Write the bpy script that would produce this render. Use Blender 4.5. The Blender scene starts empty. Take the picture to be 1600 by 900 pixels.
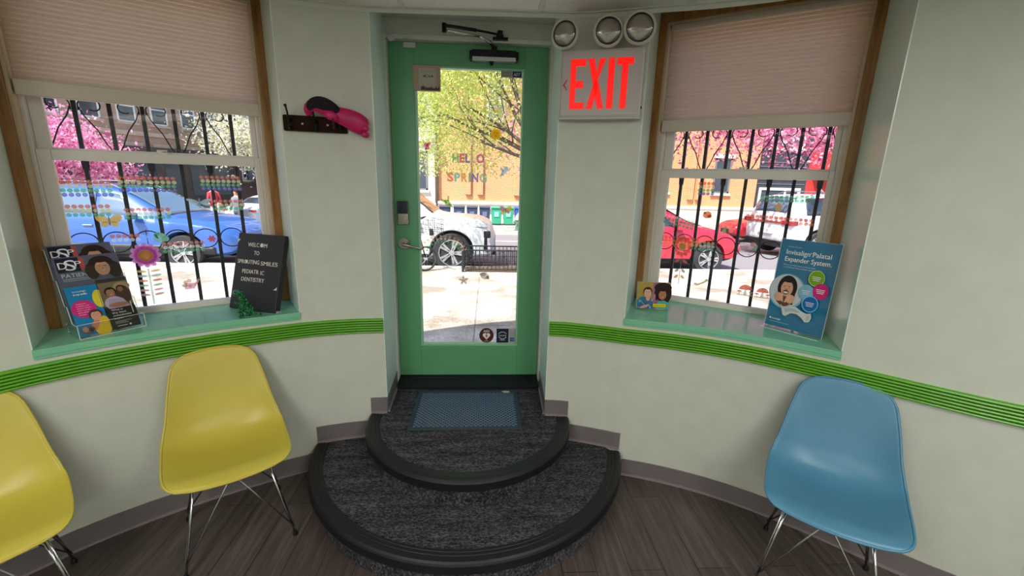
import bpy, bmesh, math, random
from mathutils import Vector, Matrix, Euler
R = math.radians
S = bpy.context.scene
COL = S.collection
random.seed(7)

# ------------------------------------------------------------------ camera, sky, sun, lamps, exposure
F_PX, PITCH, YAW, ROLL = 678.57, 0.24118, 0.06351, 0.0251
cam = bpy.data.cameras.new('camera'); cam.sensor_width = 36.0; cam.lens = F_PX / 1600 * 36.0
cam.clip_start = 0.02; cam.clip_end = 400
camo = bpy.data.objects.new('camera', cam); COL.objects.link(camo); S.camera = camo
cp, sp, cy_, sy_ = math.cos(PITCH), math.sin(PITCH), math.cos(YAW), math.sin(YAW)
fw = Vector((sy_ * cp, cy_ * cp, -sp)); ri = Vector((cy_, -sy_, 0)); up = ri.cross(fw)
r2 = ri * math.cos(ROLL) + up * math.sin(ROLL); u2 = -ri * math.sin(ROLL) + up * math.cos(ROLL)
camo.matrix_world = Matrix(((r2.x, u2.x, -fw.x, 0.10223), (r2.y, u2.y, -fw.y, -2.73501), (r2.z, u2.z, -fw.z, 1.64114), (0, 0, 0, 1)))

SKY_STRENGTH, SUN_STRENGTH, LAMP_W, EXPOSURE = 0.22, 6.5, 15.0, 0.42
world = bpy.data.worlds.new('world'); S.world = world; world.use_nodes = True
wn = world.node_tree.nodes; wl = world.node_tree.links; wn.clear()
sky = wn.new('ShaderNodeTexSky'); sky.sky_type = 'NISHITA'; sky.sun_disc = False
sky.sun_elevation = R(55); sky.sun_rotation = R(-140); sky.air_density = 1.0; sky.dust_density = 1.5
bg = wn.new('ShaderNodeBackground'); bg.inputs[1].default_value = SKY_STRENGTH
wo = wn.new('ShaderNodeOutputWorld'); wl.new(sky.outputs[0], bg.inputs[0]); wl.new(bg.outputs[0], wo.inputs[0])
sun = bpy.data.lights.new('sun', 'SUN'); sun.energy = SUN_STRENGTH; sun.angle = R(0.6); sun.color = (1.0, 0.96, 0.9)
suno = bpy.data.objects.new('sun', sun); COL.objects.link(suno)
suno.rotation_euler = Vector((0.37, 0.43, -0.82)).to_track_quat('-Z', 'Y').to_euler()
CEIL_LAMPS = [(-1.1, -2.95), (1.3, -2.95), (-1.1, -4.3), (1.3, -4.3), (-1.1, -5.55), (1.3, -5.55)]
for lx, ly in CEIL_LAMPS:                       # the fluorescent panels of the waiting room ceiling
    la = bpy.data.lights.new('panel_light', 'AREA'); la.shape = 'RECTANGLE'; la.size = 0.56; la.size_y = 1.15
    la.energy = LAMP_W; la.color = (1.0, 0.985, 0.93)
    lo = bpy.data.objects.new('panel_light', la); COL.objects.link(lo); lo.location = (lx, ly, 2.405)
S.view_settings.view_transform = 'Standard'; S.view_settings.look = 'None'
S.view_settings.gamma = 1.0; S.view_settings.use_curve_mapping = False
S.view_settings.exposure = EXPOSURE
try:
    S.cycles.use_denoising = True; S.cycles.max_bounces = 8; S.cycles.transparent_max_bounces = 16
    S.cycles.sample_clamp_indirect = 6.0; S.cycles.caustics_reflective = False; S.cycles.caustics_refractive = False
except Exception:
    pass

# ------------------------------------------------------------------ materials
_M = {}
def srgb(c):
    if isinstance(c, str):
        c = [int(c[i:i + 2], 16) / 255 for i in (0, 2, 4)]
    return tuple((v / 12.92 if v <= 0.04045 else ((v + 0.055) / 1.055) ** 2.4) for v in c[:3])

def mat(name, col='808080', rough=0.5, metal=0.0, emit=0.0, coat=0.0, trans=0.0, alpha=1.0, spec=0.5, sheen=0.0):
    if name in _M: return _M[name]
    m = bpy.data.materials.new(name); m.use_nodes = True
    b = m.node_tree.nodes['Principled BSDF']; c = srgb(col)
    b.inputs['Base Color'].default_value = (*c, 1); b.inputs['Roughness'].default_value = rough
    b.inputs['Metallic'].default_value = metal; b.inputs['Coat Weight'].default_value = coat
    b.inputs['Transmission Weight'].default_value = trans; b.inputs['Alpha'].default_value = alpha
    b.inputs['Specular IOR Level'].default_value = spec; b.inputs['Sheen Weight'].default_value = sheen
    if emit: b.inputs['Emission Color'].default_value = (*c, 1); b.inputs['Emission Strength'].default_value = emit
    m.diffuse_color = (*c, 1); _M[name] = m
    return m

def nodes(m):
    nt = m.node_tree; return nt.nodes, nt.links, nt.nodes['Principled BSDF']

def coords(m, scale=(1, 1, 1), rot=(0, 0, 0), kind='Object'):
    n, l, b = nodes(m); t = n.new('ShaderNodeTexCoord'); mp = n.new('ShaderNodeMapping')
    mp.inputs['Scale'].default_value = scale; mp.inputs['Rotation'].default_value = rot
    l.new(t.outputs[kind], mp.inputs[0]); return mp.outputs[0]

def ramp(m, fac, stops):
    n, l, b = nodes(m); r = n.new('ShaderNodeValToRGB'); e = r.color_ramp.elements
    while len(e) < len(stops): e.new(0.5)
    for k, (p, c) in enumerate(stops): e[k].position = p; e[k].color = (*srgb(c), 1)
    l.new(fac, r.inputs[0]); return r.outputs[0]

def noise(m, vec, scale=5, detail=4, rough=0.55):
    n, l, b = nodes(m); t = n.new('ShaderNodeTexNoise'); t.inputs['Scale'].default_value = scale
    t.inputs['Detail'].default_value = detail; t.inputs['Roughness'].default_value = rough
    l.new(vec, t.inputs['Vector']); return t.outputs['Fac']

def bump(m, h, strength=0.3, dist=0.01):
    n, l, b = nodes(m); t = n.new('ShaderNodeBump'); t.inputs['Strength'].default_value = strength
    t.inputs['Distance'].default_value = dist; l.new(h, t.inputs['Height']); l.new(t.outputs[0], b.inputs['Normal'])

def noisy(name, c1, c2, scale=6, rough=0.6, bmp=0.0, stretch=(1, 1, 1), detail=4, lo=0.35, hi=0.65, metal=0, bd=0.01, **k):
    if name in _M: return _M[name]
    m = mat(name, c1, rough, metal, **k); v = coords(m, stretch); f = noise(m, v, scale, detail)
    n, l, b = nodes(m); l.new(ramp(m, f, [(lo, c1), (hi, c2)]), b.inputs['Base Color'])
    if bmp: bump(m, f, bmp, bd)
    return m

wall_m = noisy('wall_paint', 'cfd2c6', 'cacdc1', 9, 0.62, 0.04, detail=6)
reveal_m = noisy('reveal_skylit', 'dcebe2', 'd6e7dd', 7, 0.27, 0.03)  # mint paint made paler by the sky light put into its colour
ceil_m = noisy('ceiling_tile', 'f3efeb', 'dcd7d2', 260, 0.9, 0.35, detail=3, lo=0.4, hi=0.62, bd=0.002)
grid_m = mat('ceiling_grid_paint', 'd6d0ca', 0.5)
trimw_m = mat('white_paint', 'd3d6cc', 0.45)
green_m = noisy('green_rail_paint', '66b02c', '60a828', 20, 0.32)
doorg_m = noisy('door_green_paint', '63a676', '5ea171', 3, 0.38, 0.02)
sill_m = noisy('mint_sill_gloss', '80c6a2', '7ac09c', 4, 0.33, coat=0.3)
base_m = noisy('vinyl_baseboard', '7a7273', '726a6c', 5, 0.4)
toe_m = mat('vinyl_toe', '8f8587', 0.35)
rubber_m = noisy('black_rubber', '0c0d11', '121318', 30, 0.5)
black_m = mat('black_plastic', '121214', 0.38)
blackmet_m = mat('black_metal', '17171a', 0.35, 0.5)
iron_m = noisy('wrought_iron', '1b1d22', '2a2c33', 40, 0.55, 0.1, metal=0.2)
chrome_m = mat('chrome', 'c9ccd0', 0.12, 1.0)
nickel_m = mat('satin_nickel', 'a59c92', 0.28, 1.0)
vinyl_m = mat('vinyl_window_white', 'e0d9d0', 0.4)
jamb_m = noisy('jamb_liner_beige', 'cdb89b', 'c0a98b', 6, 0.5, stretch=(1, 1, 0.2))
plast_m = mat('white_plastic', 'c8c4c2', 0.4)

def wood_mat(name, a, b_, c, sc=(14, 14, 1.4), rough=0.42):
    m = mat(name, a, rough); v = coords(m, sc); f = noise(m, v, 3, 6, 0.6); n, l, b = nodes(m)
    l.new(ramp(m, f, [(0.3, a), (0.5, b_), (0.72, c)]), b.inputs['Base Color']); bump(m, f, 0.05); return m
wood_m = wood_mat('stained_casing_wood', '6e4518', '96652b', 'a77536')
rack_m = wood_mat('dark_rack_wood', '22100a', '2a140b', '31180e', (2, 14, 14), 0.7); rack_m.node_tree.nodes['Principled BSDF'].inputs['Specular IOR Level'].default_value = .12

def brick_mat(name, c1, c2, mortar, bw=0.22, bh=0.07, rough=0.9, msize=0.012):
    if name in _M: return _M[name]
    m = mat(name, c1, rough); n, l, b = nodes(m)
    t = n.new('ShaderNodeTexCoord'); sx = n.new('ShaderNodeSeparateXYZ'); cb = n.new('ShaderNodeCombineXYZ'); ad = n.new('ShaderNodeMath')
    l.new(t.outputs['Object'], sx.inputs[0]); l.new(sx.outputs[0], ad.inputs[0]); l.new(sx.outputs[1], ad.inputs[1])
    l.new(ad.outputs[0], cb.inputs[0]); l.new(sx.outputs[2], cb.inputs[1])
    k = n.new('ShaderNodeTexBrick'); l.new(cb.outputs[0], k.inputs['Vector']); k.inputs['Scale'].default_value = 1
    k.inputs['Color1'].default_value = (*srgb(c1), 1); k.inputs['Color2'].default_value = (*srgb(c2), 1); k.inputs['Mortar'].default_value = (*srgb(mortar), 1)
    k.inputs['Brick Width'].default_value = bw; k.inputs['Row Height'].default_value = bh; k.inputs['Mortar Size'].default_value = msize
    l.new(k.outputs['Color'], b.inputs['Base Color']); return m

def floor_mat():
    m = mat('plank_floor', '4a403d', 0.38); n, l, b = nodes(m)
    v = coords(m, (1, 1, 1), (0, 0, R(90))); k = n.new('ShaderNodeTexBrick'); l.new(v, k.inputs['Vector'])
    k.inputs['Scale'].default_value = 1; k.inputs['Brick Width'].default_value = 1.22; k.inputs['Row Height'].default_value = 0.15
    k.inputs['Mortar Size'].default_value = 0.0015; k.offset = 0.37
    k.inputs['Color1'].default_value = (*srgb('71645f'), 1); k.inputs['Color2'].default_value = (*srgb('625653'), 1); k.inputs['Mortar'].default_value = (*srgb('2c2523'), 1)
    v2 = coords(m, (26, 1.6, 1)); f = noise(m, v2, 1.6, 7, 0.62); r = ramp(m, f, [(0.28, '8a8a8a'), (0.5, 'c4c0bd'), (0.75, 'ffffff')])
    mx = n.new('ShaderNodeMix'); mx.data_type = 'RGBA'; mx.blend_type = 'MULTIPLY'; mx.inputs['Factor'].default_value = 0.9
    l.new(k.outputs['Color'], mx.inputs['A']); l.new(r, mx.inputs['B']); l.new(mx.outputs['Result'], b.inputs['Base Color'])
    bump(m, f, 0.08, 0.003); return m
floor_m = floor_mat()

def carpet_mat():
    m = mat('charcoal_carpet', '2b2b2e', 0.95, spec=0.2); n, l, b = nodes(m)
    v = coords(m, (1, 1.9, 1)); f1 = noise(m, v, 85, 3, 0.7); v2 = coords(m, (0.35, 2.6, 1)); f2 = noise(m, v2, 9, 5, 0.7)
    ad = n.new('ShaderNodeMath'); ad.operation = 'MULTIPLY_ADD'; ad.inputs[1].default_value = 0.3; l.new(f2, ad.inputs[0]); 
    s2 = n.new('ShaderNodeMath'); s2.operation = 'MULTIPLY'; s2.inputs[1].default_value = 0.7; l.new(f1, s2.inputs[0]); l.new(s2.outputs[0], ad.inputs[2])
    l.new(ramp(m, ad.outputs[0], [(0.40, '17181b'), (0.52, '454448'), (0.64, '706e70')]), b.inputs['Base Color']); bump(m, f1, 0.8, 0.006); return m
carpet_m = carpet_mat()

def glass_mat(name='pane_glass', tint='ffffff', reflect=.1, rough=0.0):
    if name in _M: return _M[name]
    m = bpy.data.materials.new(name); m.use_nodes = True; nt = m.node_tree; n = nt.nodes; l = nt.links; n.clear()
    tr = n.new('ShaderNodeBsdfTransparent'); tr.inputs[0].default_value = (*srgb(tint), 1)
    gl = n.new('ShaderNodeBsdfGlossy'); gl.inputs['Roughness'].default_value = rough; gl.inputs[0].default_value = (1, 1, 1, 1)
    fr = n.new('ShaderNodeFresnel'); ge = n.new('ShaderNodeNewGeometry'); io = n.new('ShaderNodeMath'); io.operation = 'MULTIPLY_ADD'; io.inputs[1].default_value = 1 / 1.45 - 1.45; io.inputs[2].default_value = 1.45; l.new(ge.outputs['Backfacing'], io.inputs[0]); l.new(io.outputs[0], fr.inputs[0]); mu = n.new('ShaderNodeMath'); mu.operation = 'MULTIPLY'; mu.inputs[1].default_value = reflect
    mx = n.new('ShaderNodeMixShader'); o = n.new('ShaderNodeOutputMaterial')
    l.new(fr.outputs[0], mu.inputs[0]); l.new(mu.outputs[0], mx.inputs[0]); l.new(tr.outputs[0], mx.inputs[1]); l.new(gl.outputs[0], mx.inputs[2]); l.new(mx.outputs[0], o.inputs[0])
    _M[name] = m; return m
glass_m = glass_mat()
acryl_m = glass_mat('clear_acrylic', 'fafdfc', .8, 0.03)

def cling_mat(name, col, tr=0.25):
    if name in _M: return _M[name]
    m = bpy.data.materials.new(name); m.use_nodes = True; nt = m.node_tree; n = nt.nodes; l = nt.links; n.clear()
    t = n.new('ShaderNodeBsdfTransparent'); t.inputs[0].default_value = (*srgb(col), 1)
    d = n.new('ShaderNodeBsdfTranslucent'); d.inputs[0].default_value = (*srgb(col), 1)
    d2 = n.new('ShaderNodeBsdfDiffuse'); d2.inputs[0].default_value = (*srgb(col), 1)
    m1 = n.new('ShaderNodeMixShader'); m1.inputs[0].default_value = 0.5; m2 = n.new('ShaderNodeMixShader'); m2.inputs[0].default_value = 1 - tr
    o = n.new('ShaderNodeOutputMaterial'); l.new(d.outputs[0], m1.inputs[1]); l.new(d2.outputs[0], m1.inputs[2])
    l.new(t.outputs[0], m2.inputs[1]); l.new(m1.outputs[0], m2.inputs[2]); l.new(m2.outputs[0], o.inputs[0]); _M[name] = m; return m

def print_mat():
    m = mat('printed_paper', 'ffffff', 0.6, spec=0.25); n, l, b = nodes(m); a = n.new('ShaderNodeVertexColor'); a.layer_name = 'Col'
    l.new(a.outputs['Color'], b.inputs['Base Color']); return m
print_m = print_mat()

# ------------------------------------------------------------------ mesh helpers
class MB:
    def __init__(s): s.v = []; s.f = []; s.mi = []; s.cur = 0
    def add(s, vs, fs, xf=None):
        o = len(s.v)
        s.v += [tuple(xf @ Vector(p)) if xf else tuple(p) for p in vs]
        s.f += [tuple(i + o for i in f) for f in fs]; s.mi += [s.cur] * len(fs); return s
    def box(s, x0, x1, y0, y1, z0, z1, xf=None):
        vs = [(x, y, z) for z in (z0, z1) for y in (y0, y1) for x in (x0, x1)]
        return s.add(vs, [(0, 2, 3, 1), (4, 5, 7, 6), (0, 1, 5, 4), (2, 6, 7, 3), (0, 4, 6, 2), (1, 3, 7, 5)], xf)
    def cbox(s, c, sz, rot=None, xf=None):
        m = Matrix.Translation(c) @ (Euler(rot).to_matrix().to_4x4() if rot else Matrix())
        if xf: m = xf @ m
        a, b, d = sz[0] / 2, sz[1] / 2, sz[2] / 2; return s.box(-a, a, -b, b, -d, d, m)
    def prism(s, poly, z0, z1, xf=None):
        n = len(poly); ar = sum(poly[i][0] * poly[(i + 1) % n][1] - poly[(i + 1) % n][0] * poly[i][1] for i in range(n))
        if ar < 0: poly = poly[::-1]
        vs = [(p[0], p[1], z0) for p in poly] + [(p[0], p[1], z1) for p in poly]
        fs = [tuple(range(n))[::-1], tuple(range(n, 2 * n))] + [(i, (i + 1) % n, (i + 1) % n + n, i + n) for i in range(n)]
        return s.add(vs, fs, xf)
    def tube(s, pts, r, n=8, xf=None, closed=False, cap=True):
        pts = [Vector(p) for p in pts]; rs = r if isinstance(r, (list, tuple)) else [r] * len(pts); N = len(pts); vs = []; prev = None
        for i, p in enumerate(pts):
            if closed: t = pts[(i + 1) % N] - pts[i - 1]
            else: t = pts[min(i + 1, N - 1)] - pts[max(i - 1, 0)]
            t.normalize()
            if prev is None:
                a = Vector((0, 0, 1)) if abs(t.z) < 0.9 else Vector((1, 0, 0)); prev = a.cross(t).normalized()
            prev = (prev - t * prev.dot(t)).normalized(); b = t.cross(prev)
            vs += [tuple(p + (prev * math.cos(k * 2 * math.pi / n) + b * math.sin(k * 2 * math.pi / n)) * rs[i]) for k in range(n)]
        fs = []
        for i in range(N if closed else N - 1):
            j = (i + 1) % N
            fs += [(i * n + k, i * n + (k + 1) % n, j * n + (k + 1) % n, j * n + k) for k in range(n)]
        if cap and not closed: fs += [tuple(range(n))[::-1], tuple(range((N - 1) * n, N * n))]
        return s.add(vs, fs, xf)
    def cyl(s, a, b, r, n=24, r2=None, xf=None): return s.tube([a, b], [r, r if r2 is None else r2], n, xf)
    def lathe(s, prof, n=32, xf=None, cap=True):
        vs = [(r * math.cos(k * 2 * math.pi / n), r * math.sin(k * 2 * math.pi / n), z) for r, z in prof for k in range(n)]; fs = []
        for i in range(len(prof) - 1): fs += [(i * n + k, i * n + (k + 1) % n, (i + 1) * n + (k + 1) % n, (i + 1) * n + k) for k in range(n)]
        if cap: fs += [tuple(range(n))[::-1], tuple(range((len(prof) - 1) * n, len(prof) * n))]
        return s.add(vs, fs, xf)
    def ell(s, c, r, n=16, m=10, xf=None, rot=None):
        mt = Matrix.Translation(c) @ (Euler(rot).to_matrix().to_4x4() if rot else Matrix())
        if xf: mt = xf @ mt
        vs = [(0, 0, -r[2])]
        for i in range(1, m):
            a = -math.pi / 2 + math.pi * i / m
            vs += [(r[0] * math.cos(a) * math.cos(k * 2 * math.pi / n), r[1] * math.cos(a) * math.sin(k * 2 * math.pi / n), r[2] * math.sin(a)) for k in range(n)]
        vs.append((0, 0, r[2])); fs = [(0, 1 + (k + 1) % n, 1 + k) for k in range(n)]
        for i in range(m - 2): fs += [(1 + i * n + k, 1 + i * n + (k + 1) % n, 1 + (i + 1) * n + (k + 1) % n, 1 + (i + 1) * n + k) for k in range(n)]
        L = len(vs) - 1; fs += [(1 + (m - 2) * n + k, 1 + (m - 2) * n + (k + 1) % n, L) for k in range(n)]
        return s.add(vs, fs, mt)
    def grid(s, rows, xf=None, close=False):
        h = len(rows); w = len(rows[0]); vs = [p for r in rows for p in r]; fs = []
        for i in range(h - 1):
            for j in range(w if close else w - 1): fs.append((i * w + j, i * w + (j + 1) % w, (i + 1) * w + (j + 1) % w, (i + 1) * w + j))
        return s.add(vs, fs, xf)
    def build(s, name, m=None, parent=None, smooth=False, bevel=0.0, world=False, solid=0.0, auto=None):
        me = bpy.data.meshes.new(name)
        vs = s.v
        if world and parent:
            inv = pmat(parent).inverted(); vs = [tuple(inv @ Vector(p)) for p in vs]
        me.from_pydata(vs, [], s.f)
        ms = m if isinstance(m, (list, tuple)) else [m]
        for q in ms:
            if q: me.materials.append(q)
        for p, i in zip(me.polygons, s.mi): p.material_index = i; p.use_smooth = smooth
        bm = bmesh.new(); bm.from_mesh(me); bmesh.ops.recalc_face_normals(bm, faces=bm.faces) if not getattr(s, 'keep', False) else None
        if auto is not None:
            for e in bm.edges:
                if len(e.link_faces) == 2 and e.calc_face_angle(0) > R(auto): e.smooth = False
        bm.to_mesh(me); bm.free(); me.update()
        o = bpy.data.objects.new(name, me); COL.objects.link(o)
        if parent: o.parent = parent
        if bevel:
            b = o.modifiers.new('bevel', 'BEVEL'); b.width = bevel; b.segments = 2; b.limit_method = 'ANGLE'; b.angle_limit = R(40)
        if solid:
            b = o.modifiers.new('solid', 'SOLIDIFY'); b.thickness = solid; b.offset = 0
        return o

def pmat(o):
    m = o.matrix_basis.copy() if o.matrix_basis else Matrix()
    return pmat(o.parent) @ m if o.parent else m

def tag(o, label=None, cat=None, group=None, kind=None):
    if label: o['label'] = label
    if cat: o['category'] = cat
    if group: o['group'] = group
    if kind: o['kind'] = kind
    return o

def thing(name, label, cat, loc=(0, 0, 0), rz=0.0, group=None, mat4=None):
    o = bpy.data.objects.new(name, None); COL.objects.link(o); o.empty_display_size = 0.05
    o.location = loc; o.rotation_euler = (0, 0, rz)
    if mat4 is not None: o.matrix_basis = mat4
    return tag(o, label, cat, group)

def struct(name, label=None, loc=(0, 0, 0), rz=0.0):
    o = bpy.data.objects.new(name, None); COL.objects.link(o); o.location = loc; o.rotation_euler = (0, 0, rz); o['kind'] = 'structure'
    if label: o['label'] = label
    return o

def copy_tree(o, parent=None):
    c = o.copy(); COL.objects.link(c); c.parent = parent
    for ch in [x for x in bpy.data.objects if x.parent == o]: copy_tree(ch, c)
    return c

# text as flat polygons (cached)
_T = {}
def text_geo(st, bold=0.0, shear=0.0):
    key = (st, bold, shear)
    if key in _T: return _T[key]
    c = bpy.data.curves.new('t', 'FONT'); c.body = st; c.size = 1.0; c.offset = bold; c.shear = shear; c.resolution_u = 3
    o = bpy.data.objects.new('t', c); COL.objects.link(o); dg = bpy.context.evaluated_depsgraph_get(); dg.update()
    me = bpy.data.meshes.new_from_object(o.evaluated_get(dg)); vs = [tuple(v.co) for v in me.vertices]; fs = [tuple(p.vertices) for p in me.polygons]
    bpy.data.objects.remove(o); bpy.data.curves.remove(c); bpy.data.meshes.remove(me)
    if vs:
        x0 = min(v[0] for v in vs); x1 = max(v[0] for v in vs); y1 = max(v[1] for v in vs)
    else: x0 = x1 = y1 = 0
    _T[key] = (vs, fs, x0, x1); return _T[key]

class Print:
    """flat coloured shapes in a local x/y plane, stacked by hairline steps along z"""
    def __init__(s, step=0.00025): s.v = []; s.f = []; s.c = []; s.z = 0.0; s.step = step
    def poly(s, pts, col):
        s.z += s.step; o = len(s.v); s.v += [(p[0], p[1], s.z) for p in pts]; s.f.append(tuple(range(o, o + len(pts)))); s.c.append(col); return s
    def rect(s, x0, y0, x1, y1, col): return s.poly([(x0, y0), (x1, y0), (x1, y1), (x0, y1)], col)
    def oval(s, cx, cy, rx, ry, col, rot=0, n=28, a0=0, a1=2 * math.pi):
        c, d = math.cos(rot), math.sin(rot); P = []
        for k in range(n):
            a = a0 + (a1 - a0) * k / (n if abs(a1 - a0) > 6.2 else n - 1); x, y = rx * math.cos(a), ry * math.sin(a); P.append((cx + x * c - y * d, cy + x * d + y * c))
        return s.poly(P, col)
    def text(s, st, x, y, h, col, align='l', w=None, bold=0.0, shear=0.0, off=0.0):
        if bold > 0:
            for e in ((-1, 1) if bold < .04 else (-1, -.5, .5, 1)): s.text(st, x + e * bold * h * .9, y, h, col, align, w, 0.0, shear)
        vs, fs, x0, x1 = text_geo(st, off, shear)
        k = h / 0.72; kx = k if w is None else w / max(1e-6, x1 - x0); tw = (x1 - x0) * kx
        ox = x - x0 * kx - (tw / 2 if align == 'c' else tw if align == 'r' else 0)
        s.z += s.step; o = len(s.v); s.v += [(ox + v[0] * kx, y + v[1] * k, s.z) for v in vs]
        for f in fs: s.f.append(tuple(i + o for i in f)); s.c.append(col)
        return s
    def lines(s, x, y, w, n, h, gap, col):
        for k in range(n): s.rect(x, y - k * gap - h, x + w * (1 - 0.12 * ((k * 7) % 4)), y - k * gap, col)
        return s
    def face(s, cx, cy, r, skin, hair, big=1.15, smile=True, tilt=0.0, hairlow=0.0):
        s.oval(cx, cy + r * 0.16, r * big * .93, r * (1.08 + hairlow * 0.2), hair, tilt)
        if hairlow: s.oval(cx - r * .95, cy - r * .3, r * .5, r * (.6 + hairlow), hair); s.oval(cx + r * .95, cy - r * .3, r * .5, r * (.6 + hairlow), hair)
        s.oval(cx, cy - r * 0.12, r * 0.8, r * 1.02, skin, tilt)
        s.oval(cx, cy + r * .84, r * .62, r * .16, hair, tilt)
        for d in (-1, 1):
            s.oval(cx + d * r * .32, cy + r * .02, r * .12, r * .06, 'f4efe8'); s.oval(cx + d * r * .32, cy + r * .02, r * .06, r * .065, '1d1210'); s.rect(cx + d * r * .32 - r * .15, cy + r * .17, cx + d * r * .32 + r * .15, cy + r * .22, hair)
        s.oval(cx, cy - r * .22, r * .09, r * .07, 'a8674e')
        if smile: s.oval(cx, cy - r * .5, r * .3, r * .16, 'a3403e', n=16, a0=math.pi, a1=2 * math.pi - 1e-6); s.oval(cx, cy - r * .51, r * .24, r * .08, 'f6f1ea', n=16, a0=math.pi, a1=2 * math.pi - 1e-6)
        return s
    def build(s, name, parent, xf=None, m=None):
        me = bpy.data.meshes.new(name); vs = [tuple(xf @ Vector(p)) if xf else p for p in s.v]
        me.from_pydata(vs, [], s.f); me.materials.append(m or print_m)
        at = me.color_attributes.new('Col', 'FLOAT_COLOR', 'CORNER'); i = 0
        for p, c in zip(me.polygons, s.c):
            cc = (*srgb(c), 1)
            for _ in range(p.loop_total): at.data[i].color = cc; i += 1
        me.update(); o = bpy.data.objects.new(name, me); COL.objects.link(o)
        if parent: o.parent = parent
        return o

# ------------------------------------------------------------------ plan of the curved wall
PROF = [(-2.62, -3.2), (-2.5, -2.7), (-2.25, -2.1), (-2.10, -1.70), (-2.0, -1.50), (-1.9, -1.313), (-1.8, -1.156), (-1.7, -1.034), (-1.687, -1.020), (-1.6, -.936), (-1.5, -.854), (-1.4, -.781), (-1.3, -.715), (-1.2, -.654),
        (-1.1, -.598), (-1.0, -.545), (-.9, -.498), (-.87, -.484), (-.8, -.457), (-.7, -.430), (-.6, -.410), (-.52, -.402), (-.462, -.398), (.462, -.440), (.55, -.450), (.6, -.464), (.7, -.497), (.8, -.535), (.846, -.556), (.9, -.575), (1.0, -.607),
        (1.1, -.645), (1.2, -.690), (1.3, -.742), (1.4, -.803), (1.5, -.874), (1.6, -.954), (1.682, -1.025), (1.7, -1.043), (1.8, -1.139), (1.9, -1.237), (2.0, -1.331), (2.1, -1.413), (2.195, -1.475)]
def prof(x0, x1, extra=True):
    def Y(x):
        for a, b in zip(PROF, PROF[1:]):
            if a[0] <= x <= b[0]: return a[1] + (b[1] - a[1]) * (x - a[0]) / (b[0] - a[0])
        return PROF[-1][1]
    mid = [p for p in PROF if x0 + 1e-4 < p[0] < x1 - 1e-4]
    return [(x0, Y(x0))] + mid + [(x1, Y(x1))]
def wy(x): return prof(x, x + 0.001)[0][1]
def wall_frame(x):
    """point on the wall, tangent (to the right), normal (into the room)"""
    a = Vector((x - .08, wy(x - .08), 0)); b = Vector((x + .08, wy(x + .08), 0)); t = (b - a).normalized(); return Vector((x, wy(x), 0)), t, Vector((t.y, -t.x, 0))
def offs(pts, d):
    out = []
    for i, p in enumerate(pts):
        a = pts[max(i - 1, 0)]; b = pts[min(i + 1, len(pts) - 1)]; t = Vector((b[0] - a[0], b[1] - a[1])).normalized(); out.append((p[0] + t.y * d, p[1] - t.x * d))
    return out
def frame4(o, x, z):
    """matrix with columns x, y = z cross x, z"""
    x = Vector(x).normalized(); z = Vector(z).normalized(); y = z.cross(x)
    return Matrix(((x.x, y.x, z.x, o[0]), (x.y, y.y, z.y, o[1]), (x.z, y.z, z.z, o[2]), (0, 0, 0, 1)))

ZS, ZC, WTOP, DTOP = 0.945, 2.42, 2.562, 2.50
WL = dict(a=Vector((-1.855, -.767, 0)), ang=math.atan2(.533, .846), W=.985)
ur = Vector((.819, -.573, 0)).normalized()
WR = dict(a=Vector((1.066, -.162, 0)) - ur * .036, ang=math.atan2(ur.y, ur.x), W=.985)
def wp(w, s, d):
    c, t = math.cos(w['ang']), math.sin(w['ang']); return (w['a'].x + c * s - t * d, w['a'].y + t * s + c * d)

def wall_piece(mb, poly, z0, z1): mb.prism(poly, z0, z1)
# left wall
wl_ = struct('wall_left'); wr_ = struct('wall_right')
OUT = .17
m = MB()
m.prism(prof(-.87, -.462) + [(-.485, -.03), (-.485, .15), wp(WL, .985, OUT), wp(WL, .985, 0)], 0, 2.62)
m.prism(prof(-2.62, -1.687) + [wp(WL, 0, 0), wp(WL, 0, OUT), (-2.35, -1.0), (-3.0, -2.4), (-3.0, -3.2)], 0, 2.62)
m.prism(prof(-1.687, -.87) + [wp(WL, .985, 0), wp(WL, .985, OUT), wp(WL, 0, OUT), wp(WL, 0, 0)], 0, .915)
m.prism(prof(-1.687, -.87) + [wp(WL, .985, 0), wp(WL, .985, OUT), wp(WL, 0, OUT), wp(WL, 0, 0)], WTOP, 2.62)
m.box(-3.0, -2.62, -6.2, -3.2, 0, 2.62)
m.build('curved_wall', wall_m, wl_)
m = MB()
m.prism(prof(.462, .846) + [wp(WR, 0, 0), wp(WR, 0, OUT), (.485, .15), (.485, -.03)], 0, 2.62)
m.prism(prof(1.682, 2.195) + [(2.9, -1.50), (2.9, -1.1), (2.3, -1.0), wp(WR, .985, OUT), wp(WR, .985, 0)], 0, 2.62)
m.prism(prof(.846, 1.682) + [wp(WR, .985, 0), wp(WR, .985, OUT), wp(WR, 0, OUT), wp(WR, 0, 0)], 0, .915)
m.prism(prof(.846, 1.682) + [wp(WR, .985, 0), wp(WR, .985, OUT), wp(WR, 0, OUT), wp(WR, 0, 0)], WTOP, 2.62)
m.box(2.9, 3.3, -6.2, -1.1, 0, 2.62)
m.build('curved_wall', wall_m, wr_)
tag(MB().box(-3.0, 3.3, -6.5, -6.2, 0, 2.62).build('wall_back', wall_m), kind='structure')
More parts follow.
